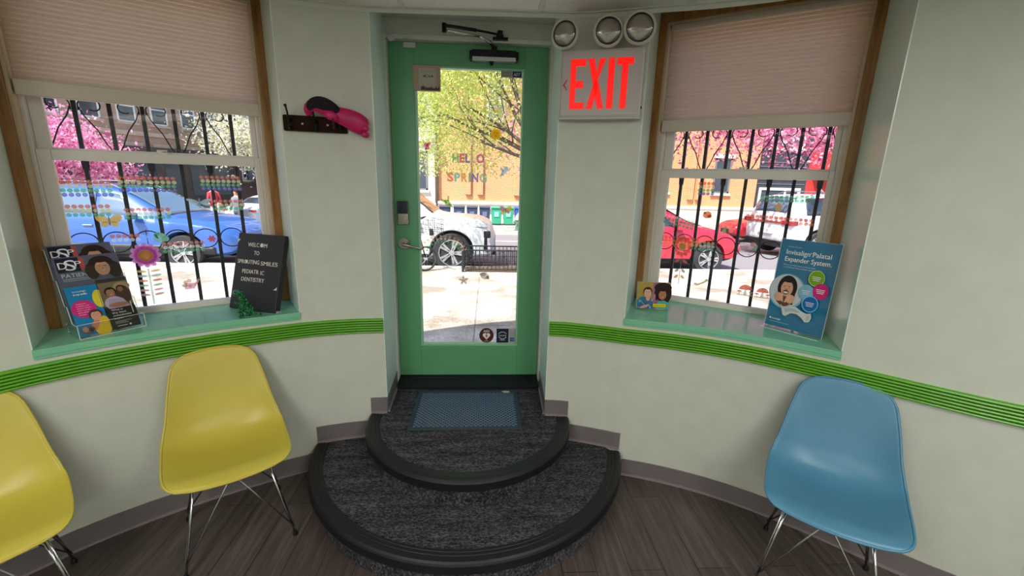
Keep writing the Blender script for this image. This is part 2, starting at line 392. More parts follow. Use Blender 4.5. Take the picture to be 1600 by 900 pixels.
# reveal skins in window and door recesses, sky light put into their mint
def reveal(mb, p, q, z0, z1, t=.003):
    a = Vector((p[0], p[1])); b = Vector((q[0], q[1])); d = (b - a).normalized(); n = Vector((-d.y, d.x)) * t
    mb.prism([(a.x, a.y), (b.x, b.y), (b.x + n.x, b.y + n.y), (a.x + n.x, a.y + n.y)], z0, z1)
def soffit(mb, pts, z): mb.prism(pts, z - .004, z)
m = MB(); reveal(m, wp(WL, 0, -.001), (-1.687, -1.020), ZS, WTOP, .004); reveal(m, (-.87, -.484), wp(WL, .985, -.001), ZS, WTOP, .004)
reveal(m, (-.479, -.03), (-.462, -.398), .308, DTOP, .004); soffit(m, prof(-1.687, -.87) + [wp(WL, .985, 0), wp(WL, 0, 0)], WTOP)
m.build('recess_skylit', reveal_m, wl_)
m = MB(); reveal(m, wp(WR, 0, -.001), (.846, -.556), ZS, WTOP, .004); reveal(m, (1.682, -1.025), wp(WR, .985, -.001), ZS, WTOP, .004)
reveal(m, (.462, -.440), (.479, -.03), .308, DTOP, .004); soffit(m, prof(.846, 1.682) + [wp(WR, .985, 0), wp(WR, 0, 0)], WTOP)
m.build('recess_skylit', reveal_m, wr_)
# wall over the door, and base under it
wf = struct('wall_front')
m = MB(); m.prism(prof(-.462, .462) + [(.485, -.03), (.485, .15), (-.485, .15), (-.485, -.03)], DTOP, 2.62)
m.box(-.485, .485, -.03, .15, 2.416, DTOP); m.box(-.485, .485, -.03, .15, 0, .28)
m.build('door_header', wall_m, wf)
m = MB(); m.prism(prof(-.462, .462) + offs(prof(-.462, .462), -.03)[::-1], 2.44, DTOP); m.build('header_fascia', wall_m, wf)

# ceiling with tile grid and edge angle
ce = struct('ceiling')
cpts = prof(-2.62, 2.195)
MB().prism(cpts + [(2.9, -1.5), (2.9, -6.2), (-2.62, -6.2)], ZC, ZC + .02).build('ceiling_tiles', ceil_m, ce)
m = MB()
for k in range(-4, 5):
    x = .024 + .643 * k + .3215 - .643 / 2 * 0
    x = -.297 + .643 * k
    if -2.5 < x < 2.8:
        y1 = wy(x) - .02 if x < 2.19 else -1.6
        m.box(x - .012, x + .012, -6.1, y1, ZC - .003, ZC + .001)
for j in range(9):
    y = -1.12 - .61 * j
    m.box(-2.6 if y < -3.3 else -1.72 if y > -1.6 else -2.1, 2.8 if y < -1.6 else 1.75, y - .012, y + .012, ZC - .0025, ZC + .001)
m.build('ceiling_grid', grid_m, ce)
m = MB(); pp = prof(-2.62, 2.195); m.prism(pp + offs(pp, .022)[::-1], ZC - .004, ZC); m.prism(pp + offs(pp, .003)[::-1], ZC - .022, ZC)
m.build('edge_angle', trimw_m, ce)
m = MB(); m.box(-3.0, 3.3, -6.5, -1.5, 2.62, 3.25)
m.prism([(-2.9 + .0, -1.5)] + [( 3.0 * math.cos(a), -2.3 + 2.55 * math.sin(a)) for a in [math.pi - k * math.pi / 24 for k in range(2, 23)]] + [(2.9, -1.5)], 2.62, 3.25)
tag(m.build('roof', mat('shadow_roof_stone', '8d8378', 0.8)), kind='structure')  # unseen roof block, its height and curve shaped to cast the sidewalk shade
for lx, ly in CEIL_LAMPS:
    t = thing('ceiling_light', 'recessed fluorescent ceiling panel behind the viewer', 'light', (lx, ly, ZC), 0, 'ceiling light panels')
    MB().box(-.3, .3, -.6, .6, -.012, -.001).build('frame', trimw_m, t)
    MB().box(-.28, .28, -.575, .575, -.0135, -.012).build('diffuser', mat('lamp_diffuser', 'ffffff', 0.5, emit=1.5), t)

tag(MB().prism(prof(-2.62, 2.195) + [(2.9, -1.5), (2.9, -6.2), (-2.62, -6.2)], -.06, 0).build('floor', floor_m), kind='structure')

# ------------------------------------------------------------------ carpeted steps
CX, CY = .02, -.45
def arc(r, a0=None, a1=None, n=48):
    return [(CX + r * math.cos(a), CY + r * math.sin(a)) for a in [math.pi + math.pi * k / n for k in range(n + 1)]]
def halfdisc(r, back):
    pts = arc(r); xs = (pts[0][0], pts[-1][0]); inner = [p for p in prof(xs[0], xs[1])]
    return pts, inner
def arc2(r, n=96):
    P = [(CX + r * math.cos(a), CY + r * math.sin(a)) for a in [math.pi * .88 + math.pi * 1.24 * k / n for k in range(n + 1)]]
    return [p for p in P if p[1] < wy(p[0]) - .004 and p[1] < CY + .06]
def step(name, label, r, z0, z1, floor_poly_back):
    t = thing(name, label, 'step', (CX, CY, z0))
    xa, xb = CX - r, CX + r
    back = floor_poly_back(xa, xb)
    def P(rr):
        return arc2(rr)
    m = MB(); m.prism(P(r - .025) + back(r - .025)[::-1] if callable(back) else P(r - .025) + back, z0, z1 - .012)
    m.build('riser', carpet_m, t, world=True)
    bk = back(r - .06) if callable(back) else back
    m = MB(); m.prism(P(r - .062) + (bk[::-1] if callable(back) else bk), z1 - .012, z1); m.build('carpet_tread', carpet_m, t, world=True)
    # rubber nosing: rounded bullnose swept round the arc, ribbed on top
    sec = [(-.068, 0), (-.066, .004), (-.055, .004), (-.053, .0025), (-.046, .0025), (-.044, .0045), (-.036, .0045), (-.034, .003), (-.027, .003), (-.025, .005), (-.006, .004), (.002, -.002), (.006, -.010), (.006, -.048), (.001, -.052), (-.024, -.052), (-.024, -.012), (-.06, -.012)]
    rows = []
    angs = [a for a in [math.pi * .9 + math.pi * 1.2 * k / 86 for k in range(87)] if CY + r * math.sin(a) < wy(CX + r * math.cos(a)) - .004]
    for a in angs:
        rows.append([(CX + (r + d) * math.cos(a), CY + (r + d) * math.sin(a), z1 + h) for d, h in sec])
    m = MB(); m.grid([list(x) + [x[0]] for x in rows]); m.f.append(tuple(range(len(sec)))); m.mi.append(0); k0 = (len(angs) - 1) * (len(sec) + 1); m.f.append(tuple(range(k0, k0 + len(sec)))); m.mi.append(0)
    m.build('nosing', rubber_m, t, world=True, smooth=False)
    return t
def back_lower(xa, xb):
    def f(rr):
        a = arc2(rr); x0, x1 = a[0][0], a[-1][0]
        return [(x, wy(x) - .004) for x in [-.8, -.7, -.6, -.5] if x > x0 + .01] + [(-.46, -.42), (.46, -.46)] + [(x, wy(x) - .004) for x in [.5, .6, .7, .8] if x < x1 - .01]
    return f
def back_upper(xa, xb):
    return lambda rr: [(-.463, wy(-.463) - .004), (-.478, -.035), (.478, -.035), (.463, wy(.463) - .004)]
step('carpeted_step', 'wide lower half-round step in dark grey carpet with black nosing', .865, 0, .160, back_lower)
step('carpeted_step', 'small upper half-round step in grey carpet at the green door', .572, .160, .308, back_upper)

# threshold
MBt = MB(); MBt.box(-.462, .462, -.115, -.03, .308, .325); MBt.box(-.478, .478, -.035, .12, .28, .350)
MBt.prism([(-.115, .325), (-.03, .325), (-.03, .348)], -.462, .462, Matrix(((0, 0, 1, 0), (1, 0, 0, 0), (0, 1, 0, 0), (0, 0, 0, 1))))

# baseboards following floor, lower step and landing
def baseb(mb, toe, pts, z0, h=.1):
    for i in range(len(pts) - 1):
        a = Vector(pts[i]); b = Vector(pts[i + 1]); t = (b - a).normalized(); n = Vector((t.y, -t.x))
        def q(p, d): return (p.x + n.x * d, p.y + n.y * d)
        mb.prism([q(a, 0), q(b, 0), q(b, .006), q(a, .006)], z0, z0 + h)
        toe.prism([q(a, 0), q(b, 0), q(b, .014), q(a, .014)], z0, z0 + .012)
b1, t1, b2, t2 = MB(), MB(), MB(), MB()
baseb(b1, t1, prof(-2.62, -.86), 0); baseb(b1, t1, prof(-.845, -.545), .160); baseb(b1, t1, prof(-.552, -.460), .308, .097); baseb(b1, t1, [(-.462, -.398), (-.477, -.035)][::1], .308, .097)
baseb(b2, t2, prof(.90, 2.195), 0); baseb(b2, t2, prof(.590, .880), .160); baseb(b2, t2, prof(.460, .592), .308, .097); baseb(b2, t2, [(.477, -.035), (.462, -.440)], .308, .097)
for nm, b, t in (('baseboard_left', b1, t1), ('baseboard_right', b2, t2)):
    r_ = struct(nm); b.build('cove_board', base_m, r_); t.build('toe', toe_m, r_)

# green ribbed chair rail
def rail(name, x0, x1):
    pts = []
    for a, b in zip(prof(x0, x1), prof(x0, x1)[1:]):
        pts.append(a); pts.append(((a[0] + b[0]) / 2, (a[1] + b[1]) / 2)) if b[0] - a[0] > .06 else None
    pts.append(prof(x0, x1)[-1])
    sec = [(0.0, .804), (.004, .804)]
    nr = 6; h = .082 / nr
    for k in range(nr):
        z = .804 + k * h; sec += [(.004, z + .0022), (.018, z + .0026), (.0205, z + h / 2), (.018, z + h - .0026), (.004, z + h - .0022)]
    sec += [(.004, .886), (0, .886)]
    rows = []
    for i, p in enumerate(pts):
        a = pts[max(i - 1, 0)]; b = pts[min(i + 1, len(pts) - 1)]; t = Vector((b[0] - a[0], b[1] - a[1])).normalized()
        rows.append([(p[0] + t.y * d, p[1] - t.x * d, z) for d, z in sec])
    m = MB(); m.grid(rows); n = len(sec); m.f.append(tuple(range(n))); m.mi.append(0); m.f.append(tuple(range((len(rows) - 1) * n, len(rows) * n))); m.mi.append(0)
    o = m.build(name, green_m, None); tag(o, 'bright green ribbed chair rail', kind='structure')
rail('trim_1', -2.4, -.462); rail('trim_2', .462, 2.195)

# ------------------------------------------------------------------ windows
def make_window(name, w, x0, x1):
    W = w['W']; o = struct(name, None, (w['a'].x, w['a'].y, ZS), w['ang']); H = WTOP - ZS - .006
    c = .044; T = 1.548
    m = MB(); m.box(0, c, -.010, .085, 0, H); m.box(W - c, W, -.010, .085, 0, H); m.box(c, W - c, -.010, .085, T, H)
    m.build('wood_casing', wood_m, o, bevel=.003)
    m = MB(); m.box(c, c + .012, .004, .105, 0, T); m.box(W - c - .012, W - c, .004, .105, 0, T); m.box(c + .012, W - c - .012, .004, .105, T - .012, T)
    m.build('jamb_liner', jamb_m, o)
    a = c + .012
    m = MB(); m.box(a - .01, a + .014, .07, OUT, 0, T); m.box(W - a - .014, W - a + .01, .07, OUT, 0, T); m.box(a, W - a, .07, OUT, 0, .012); m.box(a, W - a, .07, OUT, T - .03, T + .02)
    m.box(0, a, .10, OUT, 0, H); m.box(W - a, W, .10, OUT, 0, H); m.box(0, W, .10, OUT, T, H)
    m.build('vinyl_frame', vinyl_m, o, bevel=.002)
    def sash(nm, y0, y1, z0, z1, g0, g1, sl=.117):
        s_ = MB(); s_.box(a + .014, sl, y0, y1, z0, z1); s_.box(W - sl + .022, W - a - .014, y0, y1, z0, z1)
        s_.box(sl, W - sl + .022, y0, y1, z0, g0); s_.box(sl, W - sl + .022, y0, y1, g1, z1)
        q = s_.build(nm, vinyl_m, o, bevel=.003)
        ym = (y0 + y1) / 2; MB().box(sl - .004, W - sl + .026, ym - .002, ym + .002, g0 - .004, g1 + .004).build('glass', glass_m, q)
        return q
    lo = sash('lower_sash', .075, .112, .008, .783, .030, .738)
    sash('upper_sash', .118, .150, .742, T - .02, .792, 1.49)
    m = MB(); m.box(W / 2 - .03, W / 2 + .03, .08, .11, .783, .790); m.cyl((W / 2, .095, .789), (W / 2, .095, .799), .011, 12); m.box(W / 2 - .01, W / 2 + .03, .085, .095, .795, .801)
    m.build('sash_lock', vinyl_m, lo)
    # sill slab
    f = offs(prof(x0, x1), .012); m = MB(); m.prism([tuple(p) for p in f] + [wp(w, W, 0), wp(w, W, .09), wp(w, 0, .09), wp(w, 0, 0)], .917, ZS)
    m.build('window_sill', sill_m, o, world=True, bevel=.0015)
    f2 = offs(prof(x0, x1), .008); m = MB(); m.prism(f2 + offs(prof(x0, x1), 0.0)[::-1], .905, .919); m.build('sill_edging', sill_m, o, world=True)
    return o
w1 = make_window('window_1', WL, -1.687, -.87); w2 = make_window('window_2', WR, .846, 1.682)

# pleated cellular shades
def shade(w, label, col):
    o = thing('cellular_shade', label, 'window shade', (w['a'].x, w['a'].y, ZS), w['ang']); W = w['W']; x0, x1 = .064, W - .052
    zt = 1.536; zb = .990
    hr = mat('shade_rail', 'd0c2b2', 0.5)
    MB().box(x0, x1, .012, .06, zt - .022, zt).build('headrail', hr, o, bevel=.003)
    MB().box(x0 - .003, x1 + .003, .018, .050, zb, zb + .062).build('bottom_rail', hr, o, bevel=.004)
    rows = []; n = int((zt - .022 - zb - .062) / .0095); 
    for k in range(n + 1):
        z = zb + .062 + (zt - .022 - zb - .062) * k / n; y = .024 if k % 2 else .036
        rows.append([(x0 + .003, y, z), (x1 - .003, y, z)])
    back = [[(p[0], .062 - (p[1]) * .5 + .0, p[2]) for p in r] for r in rows]
    m = MB(); m.grid(rows)
    fm = mat(col[0], col[1], 0.85); nn, ll, bb = nodes(fm)
    if not fm.get('done'):
        fm['done'] = 1; v = coords(fm, (3, 3, 60)); f = noise(fm, v, 12, 5); c = ramp(fm, f, [(0.3, col[1]), (0.7, col[2])]); ll.new(c, bb.inputs['Base Color'])
        tr = nn.new('ShaderNodeBsdfTranslucent'); ll.new(c, tr.inputs[0]); mx = nn.new('ShaderNodeMixShader'); mx.inputs[0].default_value = .5
        oo = [x for x in nn if x.type == 'OUTPUT_MATERIAL'][0]; ll.new(bb.outputs[0], mx.inputs[1]); ll.new(tr.outputs[0], mx.inputs[2]); ll.new(mx.outputs[0], oo.inputs[0])
    m.build('pleated_fabric', fm, o)
    for x in (x0 + .01, x1 - .01): MB().cyl((x, .04, zb + .062), (x, .04, zt - .04), .0012, 6).build('cord', hr, o)
    return o
shade(WL, 'beige pleated shade half drawn over the left window', ('shade_fabric', 'dbc6b3', 'e3d0bf'))
shade(WR, 'beige pleated shade half drawn over the window by the exit sign', ('shade_fabric', 'dbc6b3', 'e3d0bf'))

# iron grilles outside
def grille(w, label, bars, wave):
    o = thing('window_grille', label, 'window grille', (w['a'].x, w['a'].y, ZS), w['ang']); D = .25
    for s in bars: MB().box(s - .0085, s + .0085, D - .0085, D + .0085, -.10, 1.62).build('bar', iron_m, o, bevel=.001)
    sx0, sx1 = bars[0] - .02, bars[-1] + .02
    for z in (-.06, 1.60): MB().box(sx0, sx1, D - .006, D + .006, z - .012, z + .012).build('cross_bar', iron_m, o)
    for s in (sx0 + .02, sx1 - .02):
        for z in (-.06, 1.60): MB().box(s - .008, s + .008, .165, D, z - .008, z + .008).build('bracket', iron_m, o)
    step_ = bars[1] - bars[0]
    for i in range(len(bars) - 1):
        c = (bars[i] + bars[i + 1]) / 2; r = step_ * .45
        MB().tube([(c + r * math.cos(a), D, .345 + .052 * math.sin(a)) for a in [k * math.pi / 12 for k in range(24)]], .003, 6, closed=True).build('ring', iron_m, o)
    # diagonals and scrolls in the upper band
    for i, s in enumerate(bars):
        if (i + wave) % 2 == 0:      # top node: scrolls curl outwards, diagonals run down to the neighbours
            for d in (-1, 1):
                nb = s + d * step_
                if not (bars[0] - .13 < nb < bars[-1] + .13): continue
                pts = [(s + d * .012, D, 1.06), (s + d * .016, D, 1.02)]
                pts = [(s + d * (.012 + .003), D, .985), (s + d * .03, D, .945), (s + d * step_ * .55, D, .885), (s + d * (step_ - .03), D, .82), (s + d * (step_ - .014), D, .79)]
                MB().tube(pts, .0032, 6).build('diagonal', iron_m, o)
                cx, cz, rr = s + d * .066, .995, .03
                a0 = math.pi if d > 0 else 0
                pts = [(s + d * .013, D, .97), (s + d * .014, D, 1.0), (s + d * .03, D, 1.03)]
                for k in range(13):
                    a = math.pi * .75 - k * math.pi * 1.45 / 12
                    rk = rr * (1 - .25 * k / 12) ; pts.append((cx + d * -math.cos(math.pi - a) * rk, D, cz + math.sin(a) * rk))
                MB().tube(pts, .0032, 6).build('scroll', iron_m, o)
        if (i + wave) % 2 == (1 if wave == 0 else 1):
            pass
        for d in (-1, 1):
            cx, cz, rr = s + d * .042, .752 , .028
            pts = [(s + d * .01, D, .70), (s + d * .012, D, .74)] + [(cx - d * math.cos(a) * rr, D, cz + .012 + math.sin(a) * rr) for a in [k * math.pi * 1.15 / 10 for k in range(11)]]
            if (i + wave) % 2 == 0: MB().tube(pts, .003, 6).build('scroll', iron_m, o)
    return o
grille(WL, 'black wrought iron window grille outside the left window', [.073 + .1235 * k for k in range(8)][:7], 1)
grille(WR, 'black wrought iron window grille outside the right window', [.04 + .1185 * k for k in range(8)], 1)

# ------------------------------------------------------------------ door
d1 = struct('door_1', 'green glazed entrance door')
m = MB(); m.box(-.484, -.461, -.045, .12, .308, 2.416); m.box(.461, .484, -.045, .12, .308, 2.416); m.box(-.461, .461, -.045, .12, 2.391, 2.416)
m.build('door_frame', trimw_m, d1, bevel=.003)
m = MB(); m.box(-.478, -.4615, .0, .03, .34, 2.40); m.box(.4615, .478, 0, .03, .34, 2.4); MBt.build('threshold', rubber_m, d1)
GX0, GX1, GZ0, GZ1 = -.317, .320, .566, 2.273
m = MB(); m.box(-.4565, GX0, 0, .045, .358, 2.387); m.box(GX1, .4565, 0, .045, .358, 2.387); m.box(GX0, GX1, 0, .045, .358, GZ0); m.box(GX0, GX1, 0, .045, GZ1, 2.387)
leaf = m.build('door_leaf', doorg_m, d1, bevel=.002)
m = MB(); b_ = .012
for (xa, xb, za, zb) in ((GX0, GX0 + b_, GZ0, GZ1), (GX1 - b_, GX1, GZ0, GZ1), (GX0 + b_, GX1 - b_, GZ0, GZ0 + b_), (GX0 + b_, GX1 - b_, GZ1 - b_, GZ1)): m.box(xa, xb, .002, .045, za, zb)
m.build('glazing_bead', mat('bead_pale_green', '8fc09c', 0.4), d1, bevel=.002)
MB().box(GX0 + .004, GX1 - .004, .020, .026, GZ0 + .004, GZ1 - .004).build('glass', glass_m, d1)
m = MB(); m.box(-.46, .46, -.001, .044, .350, .358); m.build('door_sweep', rubber_m, d1)
# deadbolt keypad
k = MB(); k.box(-.437, -.371, -.022, 0, 1.364, 1.508); kb = k.build('deadbolt', nickel_m, d1, bevel=.006)
MB().box(-.435, -.373, -.0245, -.021, 1.432, 1.506).build('keypad', mat('keypad_dark_blue', '0c0c2c', 0.18), kb, bevel=.002)
m = MB(); m.cyl((-.404, -.020, 1.397), (-.404, -.030, 1.397), .023, 24); m.box(-.409, -.399, -.045, -.028, 1.378, 1.416); m.build('thumb_turn', nickel_m, kb, bevel=.002)
m = MB(); m.cyl((-.404, 0, 1.248), (-.404, -.010, 1.248), .034, 28); m.cyl((-.404, -.008, 1.248), (-.404, -.05, 1.248), .014, 20)
m.tube([(-.410, -.052, 1.250), (-.39, -.056, 1.246), (-.35, -.058, 1.237), (-.31, -.056, 1.226), (-.285, -.05, 1.218)], [.010, .010, .008, .006, .004], 10)
m.build('lever_handle', nickel_m, d1, smooth=True, auto=50)
# overhead sensor
m = MB(); m.box(-.370, -.302, -.014, 0, 2.356, 2.384); m.build('contact_sensor', plast_m, d1, bevel=.002)
m = MB(); m.box(-.365, -.315, -.06, -.045, 2.389, 2.400); m.cyl((-.43, -.035, 2.395), (-.43, -.05, 2.395), .02, 16); m.build('contact_magnet', plast_m, d1, bevel=.002)
# door closer
cl = MB(); cl.box(.015, .265, -.058, -.002, 2.315, 2.352); cl_o = cl.build('door_closer', blackmet_m, d1, bevel=.005)
m = MB(); m.box(.002, .018, -.062, -.002, 2.30, 2.345); m.box(.262, .278, -.062, -.002, 2.30, 2.345); m.build('end_cap', blackmet_m, cl_o, bevel=.004)
MB().box(.018, .262, -.056, -.002, 2.296, 2.315).build('cover_strip', mat('brushed_alu', 'c3c6c6', 0.3, 0.9), cl_o)
m = MB(); m.cyl((.125, -.03, 2.275), (.125, -.03, 2.315), .006, 20, .022); m.cyl((.14, -.03, 2.352), (.14, -.03, 2.375), .016, 16); m.build('spindle', blackmet_m, cl_o)
m = MB(); m.tube([(.14, -.03, 2.372), (.115, -.06, 2.388), (.06, -.12, 2.398)], [.010, .009, .006], 8)
m.tube([(.06, -.12, 2.398), (-.12, -.19, 2.400)], .0055, 8); m.build('main_arm', chrome_m, cl_o, smooth=True)
m = MB(); m.cyl((-.125, -.19, 2.388), (-.125, -.19, 2.432), .012, 14); m.tube([(-.125, -.19, 2.422), (.04, -.11, 2.430)], .009, 8); m.tube([(.02, -.12, 2.430), (.17, -.06, 2.428)], .006, 8)
m.cyl((.17, -.06, 2.410), (.17, -.06, 2.446), .016, 14); m.box(.13, .215, -.075, -.044, 2.400, 2.412); m.box(.15, .19, -.075, -.03, 2.412, 2.425); m.build('forearm', blackmet_m, cl_o)

# ------------------------------------------------------------------ shell chairs
def spline(tab, x):
    """smooth interpolation of a table [(x, y...)]"""
    if x <= tab[0][0]: return tab[0][1:]
    if x >= tab[-1][0]: return tab[-1][1:]
    for i in range(len(tab) - 1):
        if tab[i][0] <= x <= tab[i + 1][0]:
            p0 = tab[max(i - 1, 0)]; p1 = tab[i]; p2 = tab[i + 1]; p3 = tab[min(i + 2, len(tab) - 1)]; h = p2[0] - p1[0]; t = (x - p1[0]) / h; out = []
            for k in range(1, len(p1)):
                m1 = (p2[k] - p0[k]) / max(1e-6, p2[0] - p0[0]) * h; m2 = (p3[k] - p1[k]) / max(1e-6, p3[0] - p1[0]) * h
                if i == 0: m1 = p2[k] - p1[k]
                if i + 2 >= len(tab): m2 = p2[k] - p1[k]
                out.append((2 * t ** 3 - 3 * t * t + 1) * p1[k] + (t ** 3 - 2 * t * t + t) * m1 + (-2 * t ** 3 + 3 * t * t) * p2[k] + (t ** 3 - t * t) * m2)
            return out
# v, y, z, half width, edge lift
SHELL = [(0.0, -.245, .424, .185, .004), (.04, -.235, .437, .205, .006), (.10, -.205, .444, .224, .012), (.22, -.13, .430, .233, .026), (.34, -.04, .418, .236, .040), (.44, .045, .415, .236, .052), (.53, .115, .436, .232, .060),
         (.61, .158, .490, .224, .056), (.70, .186, .565, .208, .046), (.80, .212, .650, .194, .032), (.90, .236, .735, .176, .018), (.96, .250, .785, .164, .010), (1.0, .260, .815, .148, .004)]
def shell_pt(u, v):
    y, z, hw, li = spline(SHELL, v); e = .02; ya, za = spline(SHELL, max(v - e, 0))[:2]; yb, zb = spline(SHELL, min(v + e, 1))[:2]
    t = Vector((0, yb - ya, zb - za)).normalized(); n = Vector((0, -t.z, t.y))
    k = 1.0
    if v < .07: k = .80 + .20 * math.sqrt(max(0, 1 - ((.07 - v) / .07) ** 2))
    if v > .90: k = .72 + .28 * math.sqrt(max(0, 1 - ((v - .90) / .10) ** 2))
    bow = 0.0
    if v < .1: bow = .022 * (1 - u * u) * (1 - v / .1)
    p = Vector((hw * k * u, y - bow, z)) + n * (li * abs(u) ** 2.6)
    if v > .9: p += Vector((0, 0, .012 * (1 - u * u) * (v - .9) / .1))
    return p
def make_chair(name, label, col, mname, loc, rz, group):
    o = thing(name, label, 'chair', loc, rz, group)
    sm = noisy(mname, col[0], col[1], 5, 0.36, 0.0)
    rows = [[tuple(shell_pt(-1 + 2 * j / 28, i / 40)) for j in range(29)] for i in range(41)]
    m = MB(); m.grid(rows); sh = m.build('seat_shell', sm, o, smooth=True)
    sd = sh.modifiers.new('thick', 'SOLIDIFY'); sd.thickness = .0065; sd.offset = 0; sb = sh.modifiers.new('smooth', 'SUBSURF'); sb.levels = 1; sb.render_levels = 1
    rim = [rows[0][j] for j in range(29)] + [rows[i][28] for i in range(1, 41)] + [rows[40][j] for j in range(27, -1, -1)] + [rows[i][0] for i in range(39, 0, -1)]
    m = MB(); m.tube(rim, .0052, 8, closed=True); m.build('rolled_rim', sm, sh, smooth=True)
    mounts = [(-.13, -.10, .404), (.13, -.10, .404), (-.13, .085, .400), (.13, .085, .400)]
    feet = [(-.207, -.20, .012), (.207, -.20, .012), (-.195, .185, .012), (.195, .185, .012)]
    for p in mounts: MB().cyl((p[0], p[1], p[2] - .01), (p[0], p[1], p[2] + .022), .016, 12).build('shock_mount', black_m, o)
    m = MB(); m.tube([mounts[0], mounts[1], mounts[3], mounts[2]], .0045, 8, closed=True); m.build('mount_frame', chrome_m, o, smooth=True)
    for a, f in zip(mounts, feet):
        MB().tube([a, f], .0052, 8).build('leg', chrome_m, o, smooth=True)
        m = MB(); m.lathe([(.004, .022), (.008, .020), (.011, .006), (.011, 0)], 14, Matrix.Translation((f[0], f[1], 0))); m.build('glide', black_m, o)
    def side(p, q, hub, drop):
        # from each foot of the side up to the hub and out to the far mount
        (fa, ma), (fb, mb_) = p, q; h = Vector(hub)
        for f, hm, sgn in ((fa, mb_, -1), (fb, ma, 1)):
            f_ = Vector(f); f_.z += .035; dirx = (Vector(fb) - Vector(fa)).normalized() * .018 * sgn
            MB().tube([f_, h + dirx - Vector((0, 0, .006)), h + dirx * .3, Vector(hm) - Vector((0, 0, .004))], .0036, 7).build('strut', chrome_m, o, smooth=True)
    side((feet[0], mounts[0]), (feet[1], mounts[1]), (0, -.115, .335), 0); side((feet[2], mounts[2]), (feet[3], mounts[3]), (0, .10, .335), 0)
    side((feet[0], mounts[0]), (feet[2], mounts[2]), (-.14, -.005, .335), 0); side((feet[1], mounts[1]), (feet[3], mounts[3]), (.14, -.005, .335), 0)
    return o
YEL = ('c8b949', 'c3b445'); BLU = ('548dac', '4f88a7')
make_chair('shell_chair', 'yellow moulded shell chair with wire legs, beside the steps', YEL, 'yellow_shell_plastic', (-1.062, -.915, 0), R(33), 'moulded shell chairs')
make_chair('shell_chair', 'yellow moulded shell chair cut off by the picture edge', YEL, 'yellow_shell_plastic', (-1.655, -1.365, 0), R(46), 'moulded shell chairs')
make_chair('shell_chair', 'blue moulded shell chair with wire legs', BLU, 'blue_shell_plastic', (1.54, -1.275, 0), R(-38), 'moulded shell chairs')

# ------------------------------------------------------------------ door mat with a leaf
t = thing('door_mat', 'dark blue rubber scraper mat lying on the upper step', 'door mat', (0.0, -.375, .308))
mat_m = noisy('mat_blue_rubber', '28343f', '303d4a', 40, 0.5); nub_m = mat('mat_nubs', '52677c', .4)
MB().box(-.315, .315, -.225, .225, 0, .006).build('base', mat_m, t, bevel=.002)
m = MB()
for i in range(44):
    for j in range(29):
        x = -.282 + .564 * i / 43; y = -.190 + .38 * j / 28; a = .0056
        if (i + j) % 2 == 0: m.add([(x - a * 1.5, y - a, .006), (x + a * 1.5, y - a, .006), (x + a * 1.5, y + a, .006), (x - a * 1.5, y + a, .006), (x - a * .6, y, .0105), (x + a * .6, y, .0105)], [(0, 1, 5, 4), (2, 3, 4, 5), (1, 2, 5), (3, 0, 4)])
o = m.build('scraper_nubs', nub_m, t); o['kind'] = 'stuff'
m = MB()
for xa, xb, ya, yb in ((-.315, .315, -.225, -.20), (-.315, .315, .20, .225), (-.315, -.292, -.2, .2), (.292, .315, -.2, .2)): m.box(xa, xb, ya, yb, .006, .009)
m.build('border', mat_m, t, bevel=.002)
m = MB(); rows = []
for i in range(9):
    s_ = i / 8; w = .013 * math.sin(math.pi * s_) ** .7 + .0005
    rows.append([(s_ * .055 - .027, -w, .006 + .006 * (s_ - .5) ** 2 * 4), (s_ * .055 - .027, 0, .002 + .010 * s_ * s_), (s_ * .055 - .027, w, .006 + .008 * s_)])
m.grid(rows); o = m.build('fallen_leaf', mat('dry_leaf', 'a3a79a', 0.6), None, solid=.0006); o.location = (.24, -.19, .3185); o.rotation_euler = (0, 0, R(-25)); tag(o, 'small pale dry leaf lying on the blue door mat', 'leaf')

# ------------------------------------------------------------------ exit sign with lamp heads
p, tx, nz = wall_frame(.655)
EX = frame4((p.x + nz.x * .012, p.y + nz.y * .012, 2.0985), tx, nz)        # x along wall, y up, z into room
t = thing('exit_sign', 'white illuminated EXIT sign with red letters and lamp heads', 'exit sign', mat4=EX)
m = MB(); m.box(-.192, .192, -.150, .150, 0, .05); m.build('housing', plast_m, t, bevel=.006)
m = MB(); m.box(-.184, .184, -.142, .142, .048, .053); m.build('face_plate', mat('sign_face', 'bdb6b5', 0.35), t, bevel=.002)
m = MB(); m.box(-.194, .194, -.158, -.150, 0, .056); m.box(-.1945, -.189, -.15, .15, 0, .054); m.build('bottom_lip', plast_m, t, bevel=.002)
red_m = mat('exit_red_glow', 'fb0500', 0.4, emit=.72); red_m.node_tree.nodes['Principled BSDF'].inputs['Base Color'].default_value = (.12, 0, 0, 1)
